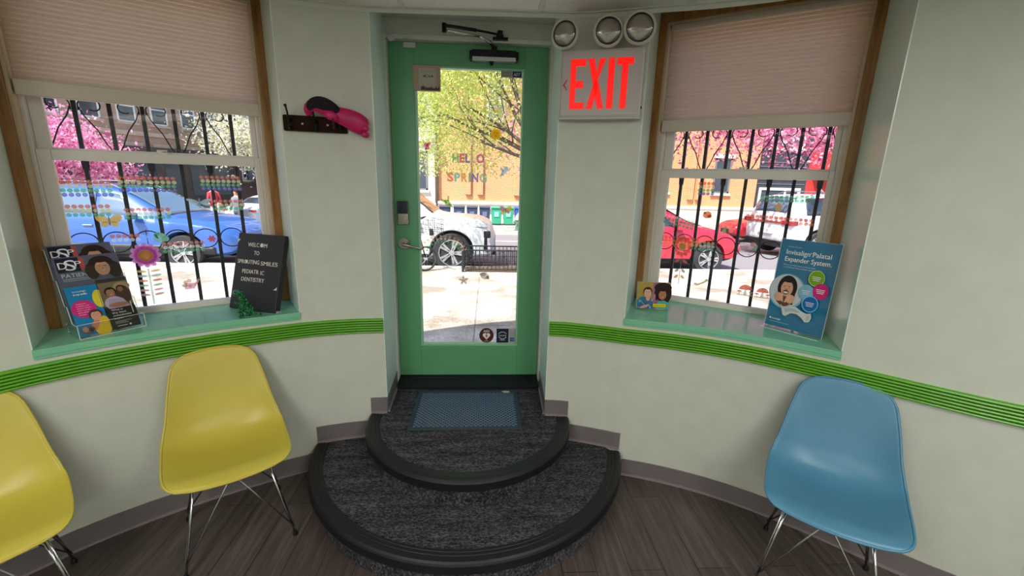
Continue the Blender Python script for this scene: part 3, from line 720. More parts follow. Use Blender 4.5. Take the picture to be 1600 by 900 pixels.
def letters(mb, z0, z1):
    y0, y1 = -.112, .108; w = .026; H = y1 - y0
    def P(pts): mb.prism(pts, z0, z1)
    x = -.143; P([(x, y0), (x + .070, y0), (x + .070, y0 + .03), (x + w, y0 + .03), (x + w, y1 - .03 - .075), (x, y1 - .105)][:5] + [(x + w, y1 - .03), (x + w, y1 - .03), (x, y1 - .03)][:0] + [(x, y1 - .105)])
    mb.box(x, x + w, y1 - .105, y1, z0, z1); mb.box(x + w, x + .070, y1 - .03, y1, z0, z1); mb.box(x + w, x + .062, -.018, .012, z0, z1)
    x = -.062; P([(x, y1), (x + .028, y1), (x + .082, y0), (x + .054, y0)]); P([(x + .054, y1), (x + .082, y1), (x + .042, .0), (x + .028, -.03)]); P([(x, y0), (x + .028, y0), (x + .052, -.01), (x + .037, .022)])
    x = .033; mb.box(x, x + .028, y0, y1, z0, z1)
    x = .072; mb.box(x, x + .074, y1 - .03, y1, z0, z1); mb.box(x + .023, x + .051, y0, y1 - .03, z0, z1)
m = MB(); letters(m, .0525, .0555); m.build('letters', red_m, t)
m = MB(); m.prism([(-.155, .020), (-.160, .020), (-.178, -.003), (-.160, -.026), (-.155, -.026), (-.169, -.003)], .0525, .055); m.build('arrow', mat('arrow_red', 'd8272b', 0.4), t)
MB().cyl((.190, -.105, .025), (.197, -.105, .025), .006, 12).build('test_button', black_m, t)
lens_m = mat('lamp_lens', 'b5b0ac', 0.10, 0.9)
nn, ll, bb = nodes(lens_m); v = coords(lens_m, (90, 90, 1)); wv = nn.new('ShaderNodeTexWave'); wv.inputs['Scale'].default_value = 1.2; ll.new(v, wv.inputs[0]); bump(lens_m, wv.outputs['Fac'], .5, .003)
ring_m = mat('lamp_ring', 'c4c4b6', 0.4)
for lx, ly, r_, tilt in ((-.172, .210, .066, (.05, -.2)), (.022, .212, .068, (.05, .12)), (.158, .218, .071, (.05, .10))):
    q = Matrix.Translation((lx, ly, .075)) @ Euler((tilt[0], tilt[1], 0)).to_matrix().to_4x4()
    m = MB(); m.lathe([(.02, -.045), (.045, -.035), (r_ * .95, -.005), (r_, .008), (r_, .014), (r_ * .92, .019), (r_ * .80, .016), (r_ * .80, .010)], 40, q, cap=False); h = m.build('lamp_head', ring_m, t, smooth=True, auto=40)
    m = MB(); m.lathe([(r_ * .815, .011), (r_ * .79, .017), (r_ * .6, .025), (r_ * .3, .030), (.001, .031)], 40, q); m.build('lens', lens_m, h, smooth=True)
    m = MB(); m.tube([q @ Vector((r_ * .80 * math.cos(a), r_ * .80 * math.sin(a), .0175)) for a in [k * math.pi / 18 for k in range(36)]], .0022, 6, closed=True); m.build('gasket', black_m, h)
    m = MB(); m.cyl((lx * .97, .146, .03), (lx * .97, .158, .03), .012, 12); m.tube([(lx * .97, .15, .03), (lx, .165, .035), (lx, ly - .03, .045)], .007, 8); m.build('swivel', ring_m, h)

# ------------------------------------------------------------------ coat rack and glove
p, tx, nz = wall_frame(-.728)
RK = frame4((p.x + nz.x * .008, p.y + nz.y * .008, 1.885), tx, nz)
t = thing('coat_rack', 'small dark wood wall rack with three black hooks', 'coat rack', mat4=RK)
MB().box(-.142, .142, -.036, .036, 0, .018).build('board', rack_m, t, bevel=.006)
for x in (-.112, 0.0, .112):
    m = MB(); m.box(x - .009, x + .009, -.03, .02, .018, .021); m.tube([(x, -.026, .021), (x, -.028, .04), (x, -.015, .052), (x, .0, .048)], .0042, 8); m.tube([(x, .0, .022), (x, .01, .045), (x - .002, .045, .058), (x - .005, .066, .066)], .0045, 8); m.ell((x - .006, .070, .067), (.007, .007, .007)); m.build('hook', blackmet_m, t, smooth=True)
for x in (-.058, .054): MB().cyl((x, -.002, .017), (x, -.002, .0195), .005, 12).build('screw_cap', mat('screw_cap', 'b9a79a', 0.4), t)
pink_m = noisy('pink_nylon', 'cf1668', 'b31059', 14, 0.42, 0.25, bd=.004)
t = thing('winter_glove', 'pink and black padded winter glove hung over the rack hooks', 'glove', mat4=RK)
# body of the glove runs along an arched line from the wrist loop to the finger end
path = [(-.018, .030, .045), (-.026, .055, .060), (-.012, .078, .066), (.022, .082, .068), (.058, .066, .068), (.095, .046, .064), (.130, .036, .060), (.165, .026, .056), (.198, .010, .050), (.222, -.006, .046), (.234, -.014, .044)]
rad = [.014, .024, .030, .032, .034, .036, .042, .048, .050, .044, .028]
def blob_tube(pts, rs, flat, n=18, wr=0.0):
    m = MB(); rows = []; N = len(pts)
    for i in range(N):
        pp_ = Vector(pts[i]); tt = (Vector(pts[min(i + 1, N - 1)]) - Vector(pts[max(i - 1, 0)])).normalized(); b = Vector((0, 0, 1)); a = b.cross(tt).normalized()
        rows.append([tuple(pp_ + a * math.cos(k * 2 * math.pi / n) * rs[i] * (1 + wr * math.sin(3 * k + i * 2.3)) + b * math.sin(k * 2 * math.pi / n) * rs[i] * flat) for k in range(n)])
    m.grid(rows, close=True); m.f.append(tuple(range(n))[::-1]); m.mi.append(0); k0 = (N - 1) * n; m.f.append(tuple(range(k0, k0 + n))); m.mi.append(0); return m
g = blob_tube(path, rad, .55, wr=.07).build('glove_body', pink_m, t, smooth=True); sb = g.modifiers.new('s', 'SUBSURF'); sb.levels = 1; sb.render_levels = 1
pk = [(-.022, .055, .074), (-.006, .086, .078), (.03, .092, .082), (.065, .080, .079), (.10, .060, .076), (.118, .052, .072)]
blob_tube(pk, [.014, .024, .031, .031, .025, .013], .62).build('black_palm', noisy('black_fleece', '0d0c0f', '17161a', 60, 0.9, .3), t, smooth=True).modifiers.new('s', 'SUBSURF').render_levels = 2
blob_tube([(.045, .048, .086), (.075, .036, .090), (.105, .022, .086)], [.012, .022, .014], .5).build('thumb', pink_m, t, smooth=True)
m = MB(); m.tube([(.085 + .0, .02 + .036 * math.cos(a), .062 + .030 * math.sin(a)) for a in [k * math.pi / 8 for k in range(16)]], .006, 6, closed=True); m.build('wrist_strap', mat('strap_dark', '3a0a22', .6), t)
m = MB()
for k in range(7):
    a = k * .9; m.ell((.224 + .006 * math.cos(a), -.012 + .028 * math.cos(a * 1.7), .046 + .014 * math.sin(a)), (.018, .015, .013), 10, 8)
m.build('gathered_cuff', pink_m, t, smooth=True)

# ------------------------------------------------------------------ letter board
def tilt_frame(o, xdir, tilt):
    """board frame: x along the bottom edge, y up the leaning board, z out of its face"""
    x = Vector((xdir[0], xdir[1], 0)).normalized(); n = Vector((x.y, -x.x, 0)); z = (n * math.cos(tilt) + Vector((0, 0, 1)) * math.sin(tilt)); return frame4(o, x, z)
BF = tilt_frame((-1.262, -.425, ZS + .004), (.312, -.110), R(17))
t = thing('letter_board', 'black felt letter board leaning on the left window sill', 'sign', mat4=BF)
brd = noisy('black_board', '262328', '2b282c', 30, 0.55)
MB().box(0, .300, .0, .405, -.034, 0).build('board', brd, t, bevel=.003)
MB().box(.0, .300, .0, .012, -.036, -.008).build('felt_edge', mat('felt_light_edge', 'd9d6d0', .7), t)
for st, y, x, w in (('WELC', .335, .072, .072), ('TO', .292, .118, .034), ('SPROUTING', .243, .018, .142), ('SMILES', .240, .170, .108), ('PEDIATR', .192, .056, .108), ('IC', .190, .176, .024), ('DENTISTRY', .150, .056, .150)):
    Q = Print(.0003); Q.z = .0006; Q.text(st, x, y, .022, 'e9e4dc', w=w, bold=.03); Q.build('text_line', t)
for fn in (lambda P: P.oval(.162, .3455, .011, .011, 'e9e4dc'), lambda P: P.oval(.0755, .2535, .007, .009, 'e9e4dc'), lambda P: P.text('M', .177, .334, .022, 'e9e4dc', w=.020, bold=.03)):
    P = Print(.0003); P.z = .0010; fn(P); P.build('board_letter', t)
for pts in ([(.001, .352), (.018, .372), (.001, .372)], [(.292, .136), (.286, .128), (.270, .117), (.292, .117)]):
    P = Print(.0003); P.z = .0006; P.poly(pts, 'ddd8ce'); P.build('paper_corner', t)
# glittery figurine standing before the board
gl_m = mat('green_glitter', '0f5a2c', 0.25, 0.6); n_, l_, b__ = nodes(gl_m); v = coords(gl_m, (1, 1, 1)); vr = n_.new('ShaderNodeTexVoronoi'); vr.inputs['Scale'].default_value = 420; l_.new(v, vr.inputs[0])
l_.new(ramp(gl_m, vr.outputs['Color'], [(.2, '04240f'), (.55, '0e6b33'), (.85, '6fd98f')]), b__.inputs['Base Color']); bump(gl_m, vr.outputs['Distance'], 1.0, .003)
FG = frame4((-1.098, -.575, ZS), Vector((.90, -.40, 0)), (0, 0, 1))
t = thing('glitter_figurine', 'small green glittery dinosaur figurine before the letter board', 'figurine', mat4=FG)
m = MB(); m.ell((0, 0, .060), (.026, .020, .036), 18, 12); m.ell((-.012, 0, .098), (.016, .014, .020), 14, 10); m.ell((-.028, -.002, .122), (.034, .018, .017), 16, 10, rot=(0, .15, 0)); m.ell((-.052, -.002, .112), (.015, .013, .010), 12, 8)
m.tube([(.015, 0, .05), (.045, .0, .032), (.075, .002, .026), (.105, .004, .028)], [.020, .013, .008, .003], 12); m.build('body', gl_m, t, smooth=True)
for y in (-.014, .014):
    m = MB(); m.tube([(.002, y, .05), (-.012, y * 1.3, .03), (.0, y * 1.4, .008)], [.016, .012, .010], 10); m.ell((-.008, y * 1.4, .006), (.018, .010, .006), 12, 8); m.build('leg', gl_m, t, smooth=True)
    m = MB(); m.tube([(-.014, y, .078), (-.034, y * 1.2, .070), (-.042, y * 1.1, .078)], [.007, .0055, .004], 8); m.build('arm', gl_m, t, smooth=True)
    MB().ell((-.032, y * 1.15 - .002, .130), (.005, .004, .005), 10, 8).build('eye', mat('bead_eye', '101010', .1), t, smooth=True)
m = MB()
for k in range(7): m.ell((.012 + .012 * k - .03, 0, .128 - .013 * k + .0), (.006, .0045, .009), 8, 6)
m.build('back_spikes', gl_m, t, smooth=True)

# ------------------------------------------------------------------ acrylic brochure holder with its magazines
HX = Vector((.62, .785, 0)).normalized()
HX = Vector((.56, .83, 0)).normalized()
HO = (-1.603, -.905, ZS + .001)
HF = frame4(HO, HX, (0, 0, 1))                     # x along the front, y to the back, z up
t = thing('brochure_holder', 'clear acrylic three tier brochure holder on the left window sill', 'brochure holder', mat4=HF)
HW = .226; TL = R(20); ct, s_t = math.cos(TL), math.sin(TL)
tiers = [(0.0, 0.0, .10), (.042, .085, .10), (.084, .165, .10)]
def plate(mb, y, z, h, x0=0, x1=HW, th=.0025):
    d = Vector((0, s_t, ct)); n = Vector((0, -ct, s_t)); a = Vector((x0, y, z)); b = Vector((x1, y, z)); vs = []
    for off in (0, th):
        for q in (a, b, b + d * h, a + d * h): vs.append(tuple(q + n * -off))
    mb.add(vs, [(0, 1, 2, 3), (7, 6, 5, 4), (0, 4, 5, 1), (1, 5, 6, 2), (2, 6, 7, 3), (3, 7, 4, 0)])
m = MB(); plate(m, -.004, .003, .055); m.build('front_lip', acryl_m, t)
m = MB(); plate(m, .030, .003, .40 - .10); plate(m, .075, .06, .34 - .10); plate(m, .125, .0, .40); m.build('back_plate', acryl_m, t)
m = MB()
for x in (-.003, HW):
    m.prism([(-.008, 0), (.13, 0), (.24, .36), (.205, .36), (.165, .235), (.135, .235), (.10, .13), (.075, .13), (.05, .06), (.012, .058)], x, x + .003, Matrix(((0, 0, 1, 0), (1, 0, 0, 0), (0, 1, 0, 0), (0, 0, 0, 1))))
m.build('side_panel', acryl_m, t)
MB().box(0, HW, -.008, .13, 0, .003).build('base', acryl_m, t)
edge_glint_m = mat('acrylic_edge_glint', 'dfeeea', .25, spec=.8)  # pale strips painted as the bright highlight along clear acrylic edges
for x in (-.0015, HW + .0015):
    m = MB(); m.tube([(x, -.008, .001), (x, -.004, .058), (x, .012, .058), (x, .05, .06), (x, .075, .13), (x, .10, .13), (x, .135, .235), (x, .165, .235), (x, .205, .36), (x, .24, .36)], .0013, 5); m.build('panel_edge_glint', edge_glint_m, t)
m = MB(); m.tube([(0, -.008, .0015), (HW, -.008, .0015)], .0015, 5); m.tube([(0, .012, .058), (HW, .012, .058)], .0010, 5); m.build('front_edge_glint', edge_glint_m, t)
def paper_frame(x, y, z):
    q = HF @ Matrix.Translation((x, y, z)); X = q.to_3x3() @ Vector((1, 0, 0)); Zn = q.to_3x3() @ Vector((0, -ct, s_t)); return frame4(tuple(q.translation), X, Zn)
pap_m = mat('paper_edge', 'd8d4cc', .6)
def booklet(name, label, cat, fr, w, h, thick, edge, art, group=None):
    o = thing(name, label, cat, group=group, mat4=fr); MB().box(0, w, 0, h, -thick, 0).build('pages', edge, o); P = Print(); P.z = .0004; art(P); P.build('cover', o); return o
def art_pamphlet_blue(P):
    P.rect(0, 0, .104, .215, '1c7fb4'); P.oval(.100, .150, .022, .040, 'e8cf2a')
    P.rect(.098 + .004, 0, .104, .215, '1c7fb4')
    P.text('Invisalign', .022, .190, .007, 'e4eff5', w=.042).text('is my smile.', .022, .177, .008, 'ffffff', w=.044, bold=.02)
    P.oval(.040, .115, .040, .038, 'd5277e')
    for k, (s_, w) in enumerate((('Creating your', .034), ('confident smile', .042), ('starts here', .045), ('and it can be', .040), ('done your', .034), ('way.', .026))): P.text(s_, .018, .136 - .0095 * k, .005, 'f7d9e8', w=w, bold=.015 if k > 3 else 0)
    P.oval(.082, .030, .030, .045, 'e3b62c'); P.oval(.058, .036, .012, .03, 'd9826a', rot=-.5); P.face(.070, .080, .021, 'd8a07f', '4a3428')
    P.oval(.030, .022, .024, .016, '6b5a55').oval(.022, .026, .010, .012, 'b48c78').oval(.040, .020, .008, .010, '40352f')
def art_pamphlet_black(P):
    P.rect(0, 0, .104, .215, '2d2925'); P.rect(0, .105, .104, .215, '7a6a50'); P.oval(.08, .19, .03, .02, 'a48f68')
    P.oval(.078, .150, .026, .045, '4b372a'); P.face(.072, .180, .013, '8c5f45', '1f1611', smile=False)
    P.oval(.038, .118, .034, .030, 'b9a9c4').poly([(.012, .095), (.09, .095), (.07, .135), (.02, .14)], 'ab9bb8'); P.face(.034, .168, .019, 'a87458', '241812')
    P.rect(0, 0, .104, .094, '27231f'); P.oval(.05, .108, .035, .010, '9d6f55')
    for k, (s_, w) in enumerate((('What is', .040), ('the best', .050), ('orthodontist', .066), ('says.', .032))): P.text(s_, .016, .082 - .013 * k, .009, 'cfc9c0', w=w, bold=.01)
    P.lines(.016, .034, .060, 3, .0022, .005, 'a39c92'); P.oval(.066, .012, .004, .004, 'e2ddd6'); P.rect(.02, .010, .055, .013, 'c8c2b8')
    P.poly([(.088, .060), (.0905, .060), (.0905, .115), (.088, .115)], 'e8e4dc')
booklet('pamphlet', 'blue and pink pamphlet in the front pocket of the brochure holder', 'pamphlet', paper_frame(.006, .020, .006), .104, .215, .004, mat('blue_edge', '1a76a8', .4), art_pamphlet_blue, 'pamphlets in the brochure holder')
booklet('pamphlet', 'dark pamphlet with two people in the front pocket of the brochure holder', 'pamphlet', paper_frame(.113, .020, .006), .104, .232, .004, mat('dark_edge', '2c2824', .4), art_pamphlet_black, 'pamphlets in the brochure holder')
def art_mag(P):
    P.rect(0, 0, .216, .28, '5f6076'); P.rect(.060, .215, .096, .272, 'b4504a'); P.rect(.006, .212, .080, .275, '17162c')
    P.text('D', .011, .228, .030, 'f0eef2', w=.028, bold=.01).text('S', .032, .219, .048, 'f0eef2', w=.034, bold=.01).text('P', .064, .235, .024, 'f0eef2', w=.022, bold=.01)
    P.text('PATIENT', .012, .188, .018, 'd8d8e0', w=.100, bold=.01); P.rect(.012, .179, .112, .183, 'a9a9b8').rect(.012, .172, .100, .175, 'a9a9b8')
    P.oval(.145, .08, .06, .07, '9a4a3c'); P.oval(.150, .235, .044, .036, '2e1d19'); P.oval(.112, .205, .022, .036, '2e1d19').oval(.190, .203, .024, .038, '2e1d19'); P.face(.150, .218, .032, 'd0977a', '2e1d19', .98)
MAGE = mat('mag_edge', '77788c', .5)
booklet('magazine', 'grey magazine with a smiling child, middle tier of the brochure holder', 'magazine', paper_frame(.005, .066, .066), .216, .28, .008, MAGE, art_mag, 'magazines in the brochure holder')
booklet('magazine', 'grey magazine with a smiling child, rear top tier of the brochure holder', 'magazine', paper_frame(.002, .112, .112), .216, .28, .012, MAGE, art_mag, 'magazines in the brochure holder')

# ------------------------------------------------------------------ photo block and poster on the right sill
PF = tilt_frame((.972, -.385, ZS + .001), (.192, -.020), R(4))
t = thing('photo_block', 'small clear acrylic photo block of two smiling children', 'picture', mat4=PF)
MB().box(-.004, .192, 0, .160, -.020, 0).build('acrylic_block', acryl_m, t, bevel=.002)
MB().box(0, .180, .004, .156, -.018, -.002).build('backing_card', pap_m, t)
P = Print(); P.z = -.0018
P.rect(0, .004, .180, .156, 'b99a3c'); P.poly([(.085, .004), (.18, .004), (.18, .156), (.085, .156)], 'b0628c'); P.poly([(.14, .156), (.18, .156), (.18, .11)], 'c8b45a')
P.poly([(.0, .004), (.09, .004), (.088, .055), (.06, .075), (.02, .072), (.0, .05)], '2f6da0')
for k in range(14): P.oval(.008 + .078 * ((k * 37) % 100) / 100, .010 + .05 * ((k * 61) % 100) / 100, .006, .004, ['6fa6cf', '1d4c7a', '8fc2d8'][k % 3], rot=k)
P.oval(.14, .128, .048, .03, '2a1814'); P.oval(.150, .095, .040, .06, '2a1814'); P.oval(.108, .09, .014, .035, '2a1814')
P.poly([(.10, .004), (.18, .004), (.18, .04), (.15, .055), (.115, .05)], '5aa6a2'); P.rect(.085, .06, .1, .09, 'c47aa0')
P.face(.055, .098, .026, 'e0aa92', '3a2018', 1.05); P.oval(.058, .062, .012, .012, 'd79f86'); P.face(.138, .090, .027, 'b87552', '241310', 1.1); P.oval(.04, .018, .03, .008, 'd79f86', rot=.35)
P.rect(.088, .016, .160, .036, 'd9cf32'); P.text('SMILES', .094, .021, .009, 'a8861c', w=.058)
P.build('photograph', t)

PO = tilt_frame((1.560, -.655, ZS + .001), (.141, -.222), R(5))
t = thing('poster_stand', 'blue dental poster in a clear acrylic stand on the right sill', 'poster stand', mat4=PO)
PW, PH = .262, .452
m = MB(); m.box(0, PW, 0, PH, -.0045, -.0030); m.box(0, PW, 0, PH, .0012, .0024); m.build('acrylic_sleeve', acryl_m, t)
sx = PO.inverted(); 
foot = MB(); a = PO @ Vector((0, 0, 0)); b = PO @ Vector((PW, 0, 0)); nrm = Vector((PO[0][2], PO[1][2], 0)).normalized()
foot.prism([(a.x + nrm.x * .045 - .02 * 0, a.y + nrm.y * .045), (b.x + nrm.x * .045, b.y + nrm.y * .045), (b.x - nrm.x * .06, b.y - nrm.y * .06), (a.x - nrm.x * .06, a.y - nrm.y * .06)], ZS + .0005, ZS + .0035)
foot.build('acrylic_foot', acryl_m, t, world=True)
em = mat('acrylic_edge_glint', 'dfeeea', .25, spec=.8)  # same edge highlight, put into the colour for the poster stand
m = MB(); m.tube([(a.x + nrm.x * .045, a.y + nrm.y * .045, ZS + .002), (b.x + nrm.x * .045, b.y + nrm.y * .045, ZS + .002)], .0016, 5); m.build('foot_edge_glint', em, t, world=True)
m = MB(); m.tube([(0, 0, 0), (0, PH, 0), (PW, PH, 0), (PW, 0, 0)], .0014, 5, closed=True); m.build('sleeve_edge_glint', em, t)
MB().box(.002, PW - .002, .006, PH - .002, -.003, -.001).build('poster_sheet', pap_m, t)
P = Print(); P.z = -.0008
P.rect(.002, .006, PW - .002, .393, '0f76a8')
P.text('Discover the new', .035, .360, .007, 'b9dcea', w=.060); P.text('Invisalign', .033, .330, .021, 'ffffff', w=.105, bold=.018); P.rect(.1395, .3425, .145, .3455, 'ffffff'); P.text('Palatal', .150, .330, .021, 'ffffff', w=.078, bold=.018)
P.text('Expander System.', .033, .300, .021, 'ffffff', w=.202, bold=.018)
P.text('More comfort and control than', .033, .281, .007, 'b9dcea', w=.140); P.text('a traditional metal palatal expander', .033, .271, .007, 'b9dcea', w=.150)
P.oval(.072, .168, .082, .078, '86b9d3'); P.oval(.070, .170, .076, .072, 'c9cfd6')
P.oval(.072, .185, .044, .054, '2c1d1a').poly([(.036, .115), (.110, .115), (.114, .19), (.03, .19)], '2c1d1a')
P.face(.071, .185, .034, 'd9a388', '2c1d1a', 1.1, smile=False); P.oval(.070, .165, .013, .010, '7a2f2c').oval(.070, .164, .011, .004, 'f0ece6', n=14)
P.oval(.070, .125, .030, .022, '6e4238'); P.oval(.042, .140, .017, .020, 'dca78c', rot=.4).oval(.098, .138, .017, .020, 'dca78c', rot=-.4)
for k in range(4): P.oval(.052 + .002 * k, .152 - .008 * k, .012, .0042, 'e4b196', rot=-.5); P.oval(.088 - .002 * k, .151 - .008 * k, .012, .0042, 'e4b196', rot=.5)
P.oval(.190, .245, .034, .034, 'bcd98a').oval(.190, .245, .031, .031, '7aa51f'); P.oval(.160, .182, .032, .032, '7fb5cc'); P.oval(.218, .195, .033, .033, 'd2277a'); P.oval(.186, .135, .035, .035, '7cc0e6').oval(.186, .135, .031, .031, '1668ac')
for cx_, cy__ in ((.190, .249), (.160, .186), (.218, .200), (.186, .139)):
    for k in range(3): P.rect(cx_ - .02 + .003 * k, cy__ - .007 * k, cx_ + .018 - .002 * k, cy__ - .007 * k + .0028, 'dfeaf0')
P.poly([(.062, .112), (.075, .100), (.10, .108), (.13, .112), (.16, .098), (.182, .092), (.200, .098), (.206, .080), (.200, .060), (.182, .055), (.165, .070), (.14, .082), (.115, .080), (.092, .062), (.080, .066)], 'cdd3d2')
P.poly([(.080, .096), (.10, .100), (.13, .103), (.155, .092), (.14, .088), (.11, .088), (.09, .078)], 'b3bcbb'); P.poly([(.185, .085), (.198, .088), (.198, .068), (.184, .063)], 'b9c1c0')
P.oval(.028, .043, .004, .004, 'e8f4f8'); P.text('invisalign', .036, .039, .008, 'e8f4f8', w=.040, bold=.01); P.lines(.028, .030, .09, 1, .002, .004, '8fc3d8').lines(.028, .022, .16, 1, .0015, .004, '3d8fb6')
P.build('poster_print', t, Matrix.Diagonal((1, PH / .395, 1, 1)))
MB().prism([(0, 0), (.0, .002), (.002, PH)], 0, .001)

# ------------------------------------------------------------------ stickers and papers on the door glass
GY = .0195
def dface(z=0.0): return Matrix(((1, 0, 0, 0), (0, 0, -1, GY - z), (0, 1, 0, 0), (0, 0, 0, 1)))   # print x,y,z -> door x, z, towards the room
DF = dface()
def sticker(name, label, cat, fn, group=None, fr=DF, mt=None, step=.00025, at=None):
    q = at if at is not None else Matrix()
    P = Print(step); fn(P); o = P.build(name, None, None, mt)
    # origin at the sticker's own centre
    vs = [v.co for v in o.data.vertices]; c = Vector(((min(v.x for v in vs) + max(v.x for v in vs)) / 2, (min(v.y for v in vs) + max(v.y for v in vs)) / 2, 0))
    for v in o.data.vertices: v.co -= c
    o.matrix_basis = fr @ Matrix.Translation(c); 
    if mt is None: sd = o.modifiers.new('film', 'SOLIDIFY'); sd.thickness = .0002
    return tag(o, label, cat, group)
cl_m = print_mat_cl = None
def cling_print(tr=.15):
    nm = 'window_cling_film_%d' % int(tr * 100)
    if nm in _M: return _M[nm]
    m = bpy.data.materials.new(nm); m.use_nodes = True; nt = m.node_tree; n = nt.nodes; l = nt.links; n.clear()
    a = n.new('ShaderNodeVertexColor'); a.layer_name = 'Col'; t_ = n.new('ShaderNodeBsdfTransparent'); d = n.new('ShaderNodeBsdfTranslucent'); d2 = n.new('ShaderNodeBsdfDiffuse')
    gm = n.new('ShaderNodeGamma'); gm.inputs[1].default_value = .42; l.new(a.outputs[0], gm.inputs[0]); l.new(gm.outputs[0], t_.inputs[0]); l.new(a.outputs[0], d2.inputs[0]); l.new(gm.outputs[0], d.inputs[0])
    m1 = n.new('ShaderNodeMixShader'); m1.inputs[0].default_value = .25; m2 = n.new('ShaderNodeMixShader'); m2.inputs[0].default_value = 1 - tr; o = n.new('ShaderNodeOutputMaterial')
    l.new(d.outputs[0], m1.inputs[1]); l.new(d2.outputs[0], m1.inputs[2]); l.new(t_.outputs[0], m2.inputs[1]); l.new(m1.outputs[0], m2.inputs[2]); l.new(m2.outputs[0], o.inputs[0]); _M[nm] = m; return m
CL = cling_print(.30); CLT = cling_print(.5)
def letter(ch, x, z, w, col, word, h=.050, desc=''):
    def fn(P):
        P.text(ch, x, z, h, col, w=w, off=.05); 
        for k in range(3): P.rect(x + w * .13, z + h * (.2 + .27 * k), x + w * .2, z + h * (.26 + .27 * k), 'f4f1ea')
    sticker('letter_cling', '%s letter %s cling in the word %s on the door glass' % (desc, ch, word), 'letter sticker', fn, 'letters spelling %s' % word, mt=CL)
for ch, x, w, c, nm in (('H', -.105, .040, '5f9a4f', 'green'), ('E', -.062, .034, 'd8434a', 'red'), ('L', -.026, .030, '4d3f80', 'dark purple'), ('L', .008, .030, 'e58f84', 'salmon'), ('O', .040, .050, 'c9346c', 'pink')): letter(ch, x, 1.745, w, c, 'HELLO', desc=nm)
for ch, x, w, c, nm in (('S', -.137, .040, 'cf5c3c', 'orange red'), ('P', -.093, .036, '58b5a0', 'teal'), ('R', -.052, .040, 'e08a3c', 'orange'), ('I', -.006, .014, '5b9e57', 'green'), ('N', .014, .040, '5a49a8', 'violet'), ('G', .060, .046, '79b57c', 'pale green')): letter(ch, x, 1.632, w, c, 'SPRING', desc=nm)
def sun_fn(P):
    cx, cz = .157, 1.913
    P.poly([(cx + (.038 if k % 2 else .029) * math.cos(k * math.pi / 14), cz + (.038 if k % 2 else .029) * math.sin(k * math.pi / 14)) for k in range(28)], 'e0a416'); P.oval(cx, cz, .026, .026, 'ecb81e')
    P.oval(cx - .009, cz + .006, .003, .004, '5a3a10').oval(cx + .009, cz + .006, .003, .004, '5a3a10').oval(cx, cz - .008, .009, .004, '8a5a14', a0=math.pi, a1=2 * math.pi, n=10)
sticker('sun_cling', 'yellow smiling sun cling on the door glass', 'window cling', sun_fn, mt=CL)
def lady_fn(P):
    x, z = -.256, 1.832; P.oval(x, z, .013, .022, 'd33450', rot=.5); P.oval(x + .012, z + .012, .010, .016, 'e04a62', rot=-.7); P.oval(x - .006, z - .016, .007, .007, '2f7d4a'); P.oval(x + .002, z + .003, .003, .003, '2a1015').oval(x + .010, z + .014, .003, .003, '2a1015')
sticker('ladybird_cling', 'small red ladybird cling at the left of the door glass', 'window cling', lady_fn, mt=CL)
def bird_fn(P):
    x, z = .213, 1.700; P.oval(x, z, .014, .032, '9cc0cf', rot=-.6); P.oval(x + .014, z + .014, .010, .022, 'b7d4de', rot=.9); P.oval(x - .014, z + .006, .007, .018, '85adc0', rot=.7); P.oval(x - .016, z - .022, .005, .014, '7aa3b6', rot=-.6)
sticker('dragonfly_cling', 'pale blue dragonfly cling on the door glass', 'window cling', bird_fn, mt=CL)
def leaf_fn(P):
    x, z = -.135, 1.500; P.oval(x, z, .016, .026, '7fae3a', rot=.7); P.oval(x - .022, z + .012, .008, .022, '5d9434', rot=1.1); P.oval(x + .004, z + .026, .007, .020, '8dbb4c', rot=-.1); P.oval(x + .018, z - .014, .007, .018, '6fa238', rot=.9)
sticker('leaf_cling', 'green leaf cling on the door glass above the car', 'window cling', leaf_fn, mt=CL)
def bfly(x, z, s, c1, c2):
    def fn(P):
        for d in (-1, 1): P.oval(x + d * .020 * s, z + .008 * s, .020 * s, .014 * s, c1 if d < 0 else c2, rot=d * .6); P.oval(x + d * .014 * s, z - .012 * s, .013 * s, .010 * s, c2 if d < 0 else c1, rot=-d * .5); P.oval(x + d * .021 * s, z + .009 * s, .007 * s, .005 * s, 'f5e5b0')
        P.oval(x, z, .003 * s, .018 * s, '5a3a2a'); return P
    return fn
sticker('butterfly_cling', 'pink and orange butterfly cling on the door glass', 'window cling', bfly(.226, 1.464, 1.0, 'd9497d', 'e9a11d'), mt=CL)
def lf2(x, z, n, c, s):
    def fn(P):
        for k in range(n): a = k * 2 * math.pi / n + .4; P.oval(x + s * math.cos(a), z + s * math.sin(a), s * .95, s * .42, c, rot=a)
    return fn
sticker('leaf_cling', 'brownish five lobed leaf cling low on the door glass', 'window cling', lf2(-.038, 1.010, 5, '9c8579', .016), mt=CL)
def acorn(P): P.oval(.098, 1.042, .030, .022, '9a8a80', rot=-.3); P.oval(.086, 1.052, .020, .012, 'b39e92'); P.oval(.118, 1.030, .009, .012, '7f7068', rot=.4)
sticker('shell_cling', 'round greyish brown cling low on the door glass', 'window cling', acorn, mt=CL)
def aed_fn(P):
    x, z = .114, .634; P.oval(x, z, .048, .052, '4b2320', n=40).oval(x, z, .045, .049, '522825', n=40); P.text('AED', x, z + .022, .016, 'e9dfd8', 'c', w=.040, bold=.03)
    P.oval(x - .011, z + .002, .014, .014, 'efe6df').oval(x + .011, z + .002, .014, .014, 'efe6df').poly([(x - .024, z - .003), (x + .024, z - .003), (x, z - .030)], 'efe6df')
    P.poly([(x + .004, z + .013), (x - .010, z - .004), (x - .001, z - .004), (x - .005, z - .020), (x + .010, z - .001), (x + .001, z - .001)], '4b2320'); P.text('INSIDE', x, z - .043, .008, 'cfc2ba', 'c', w=.026)
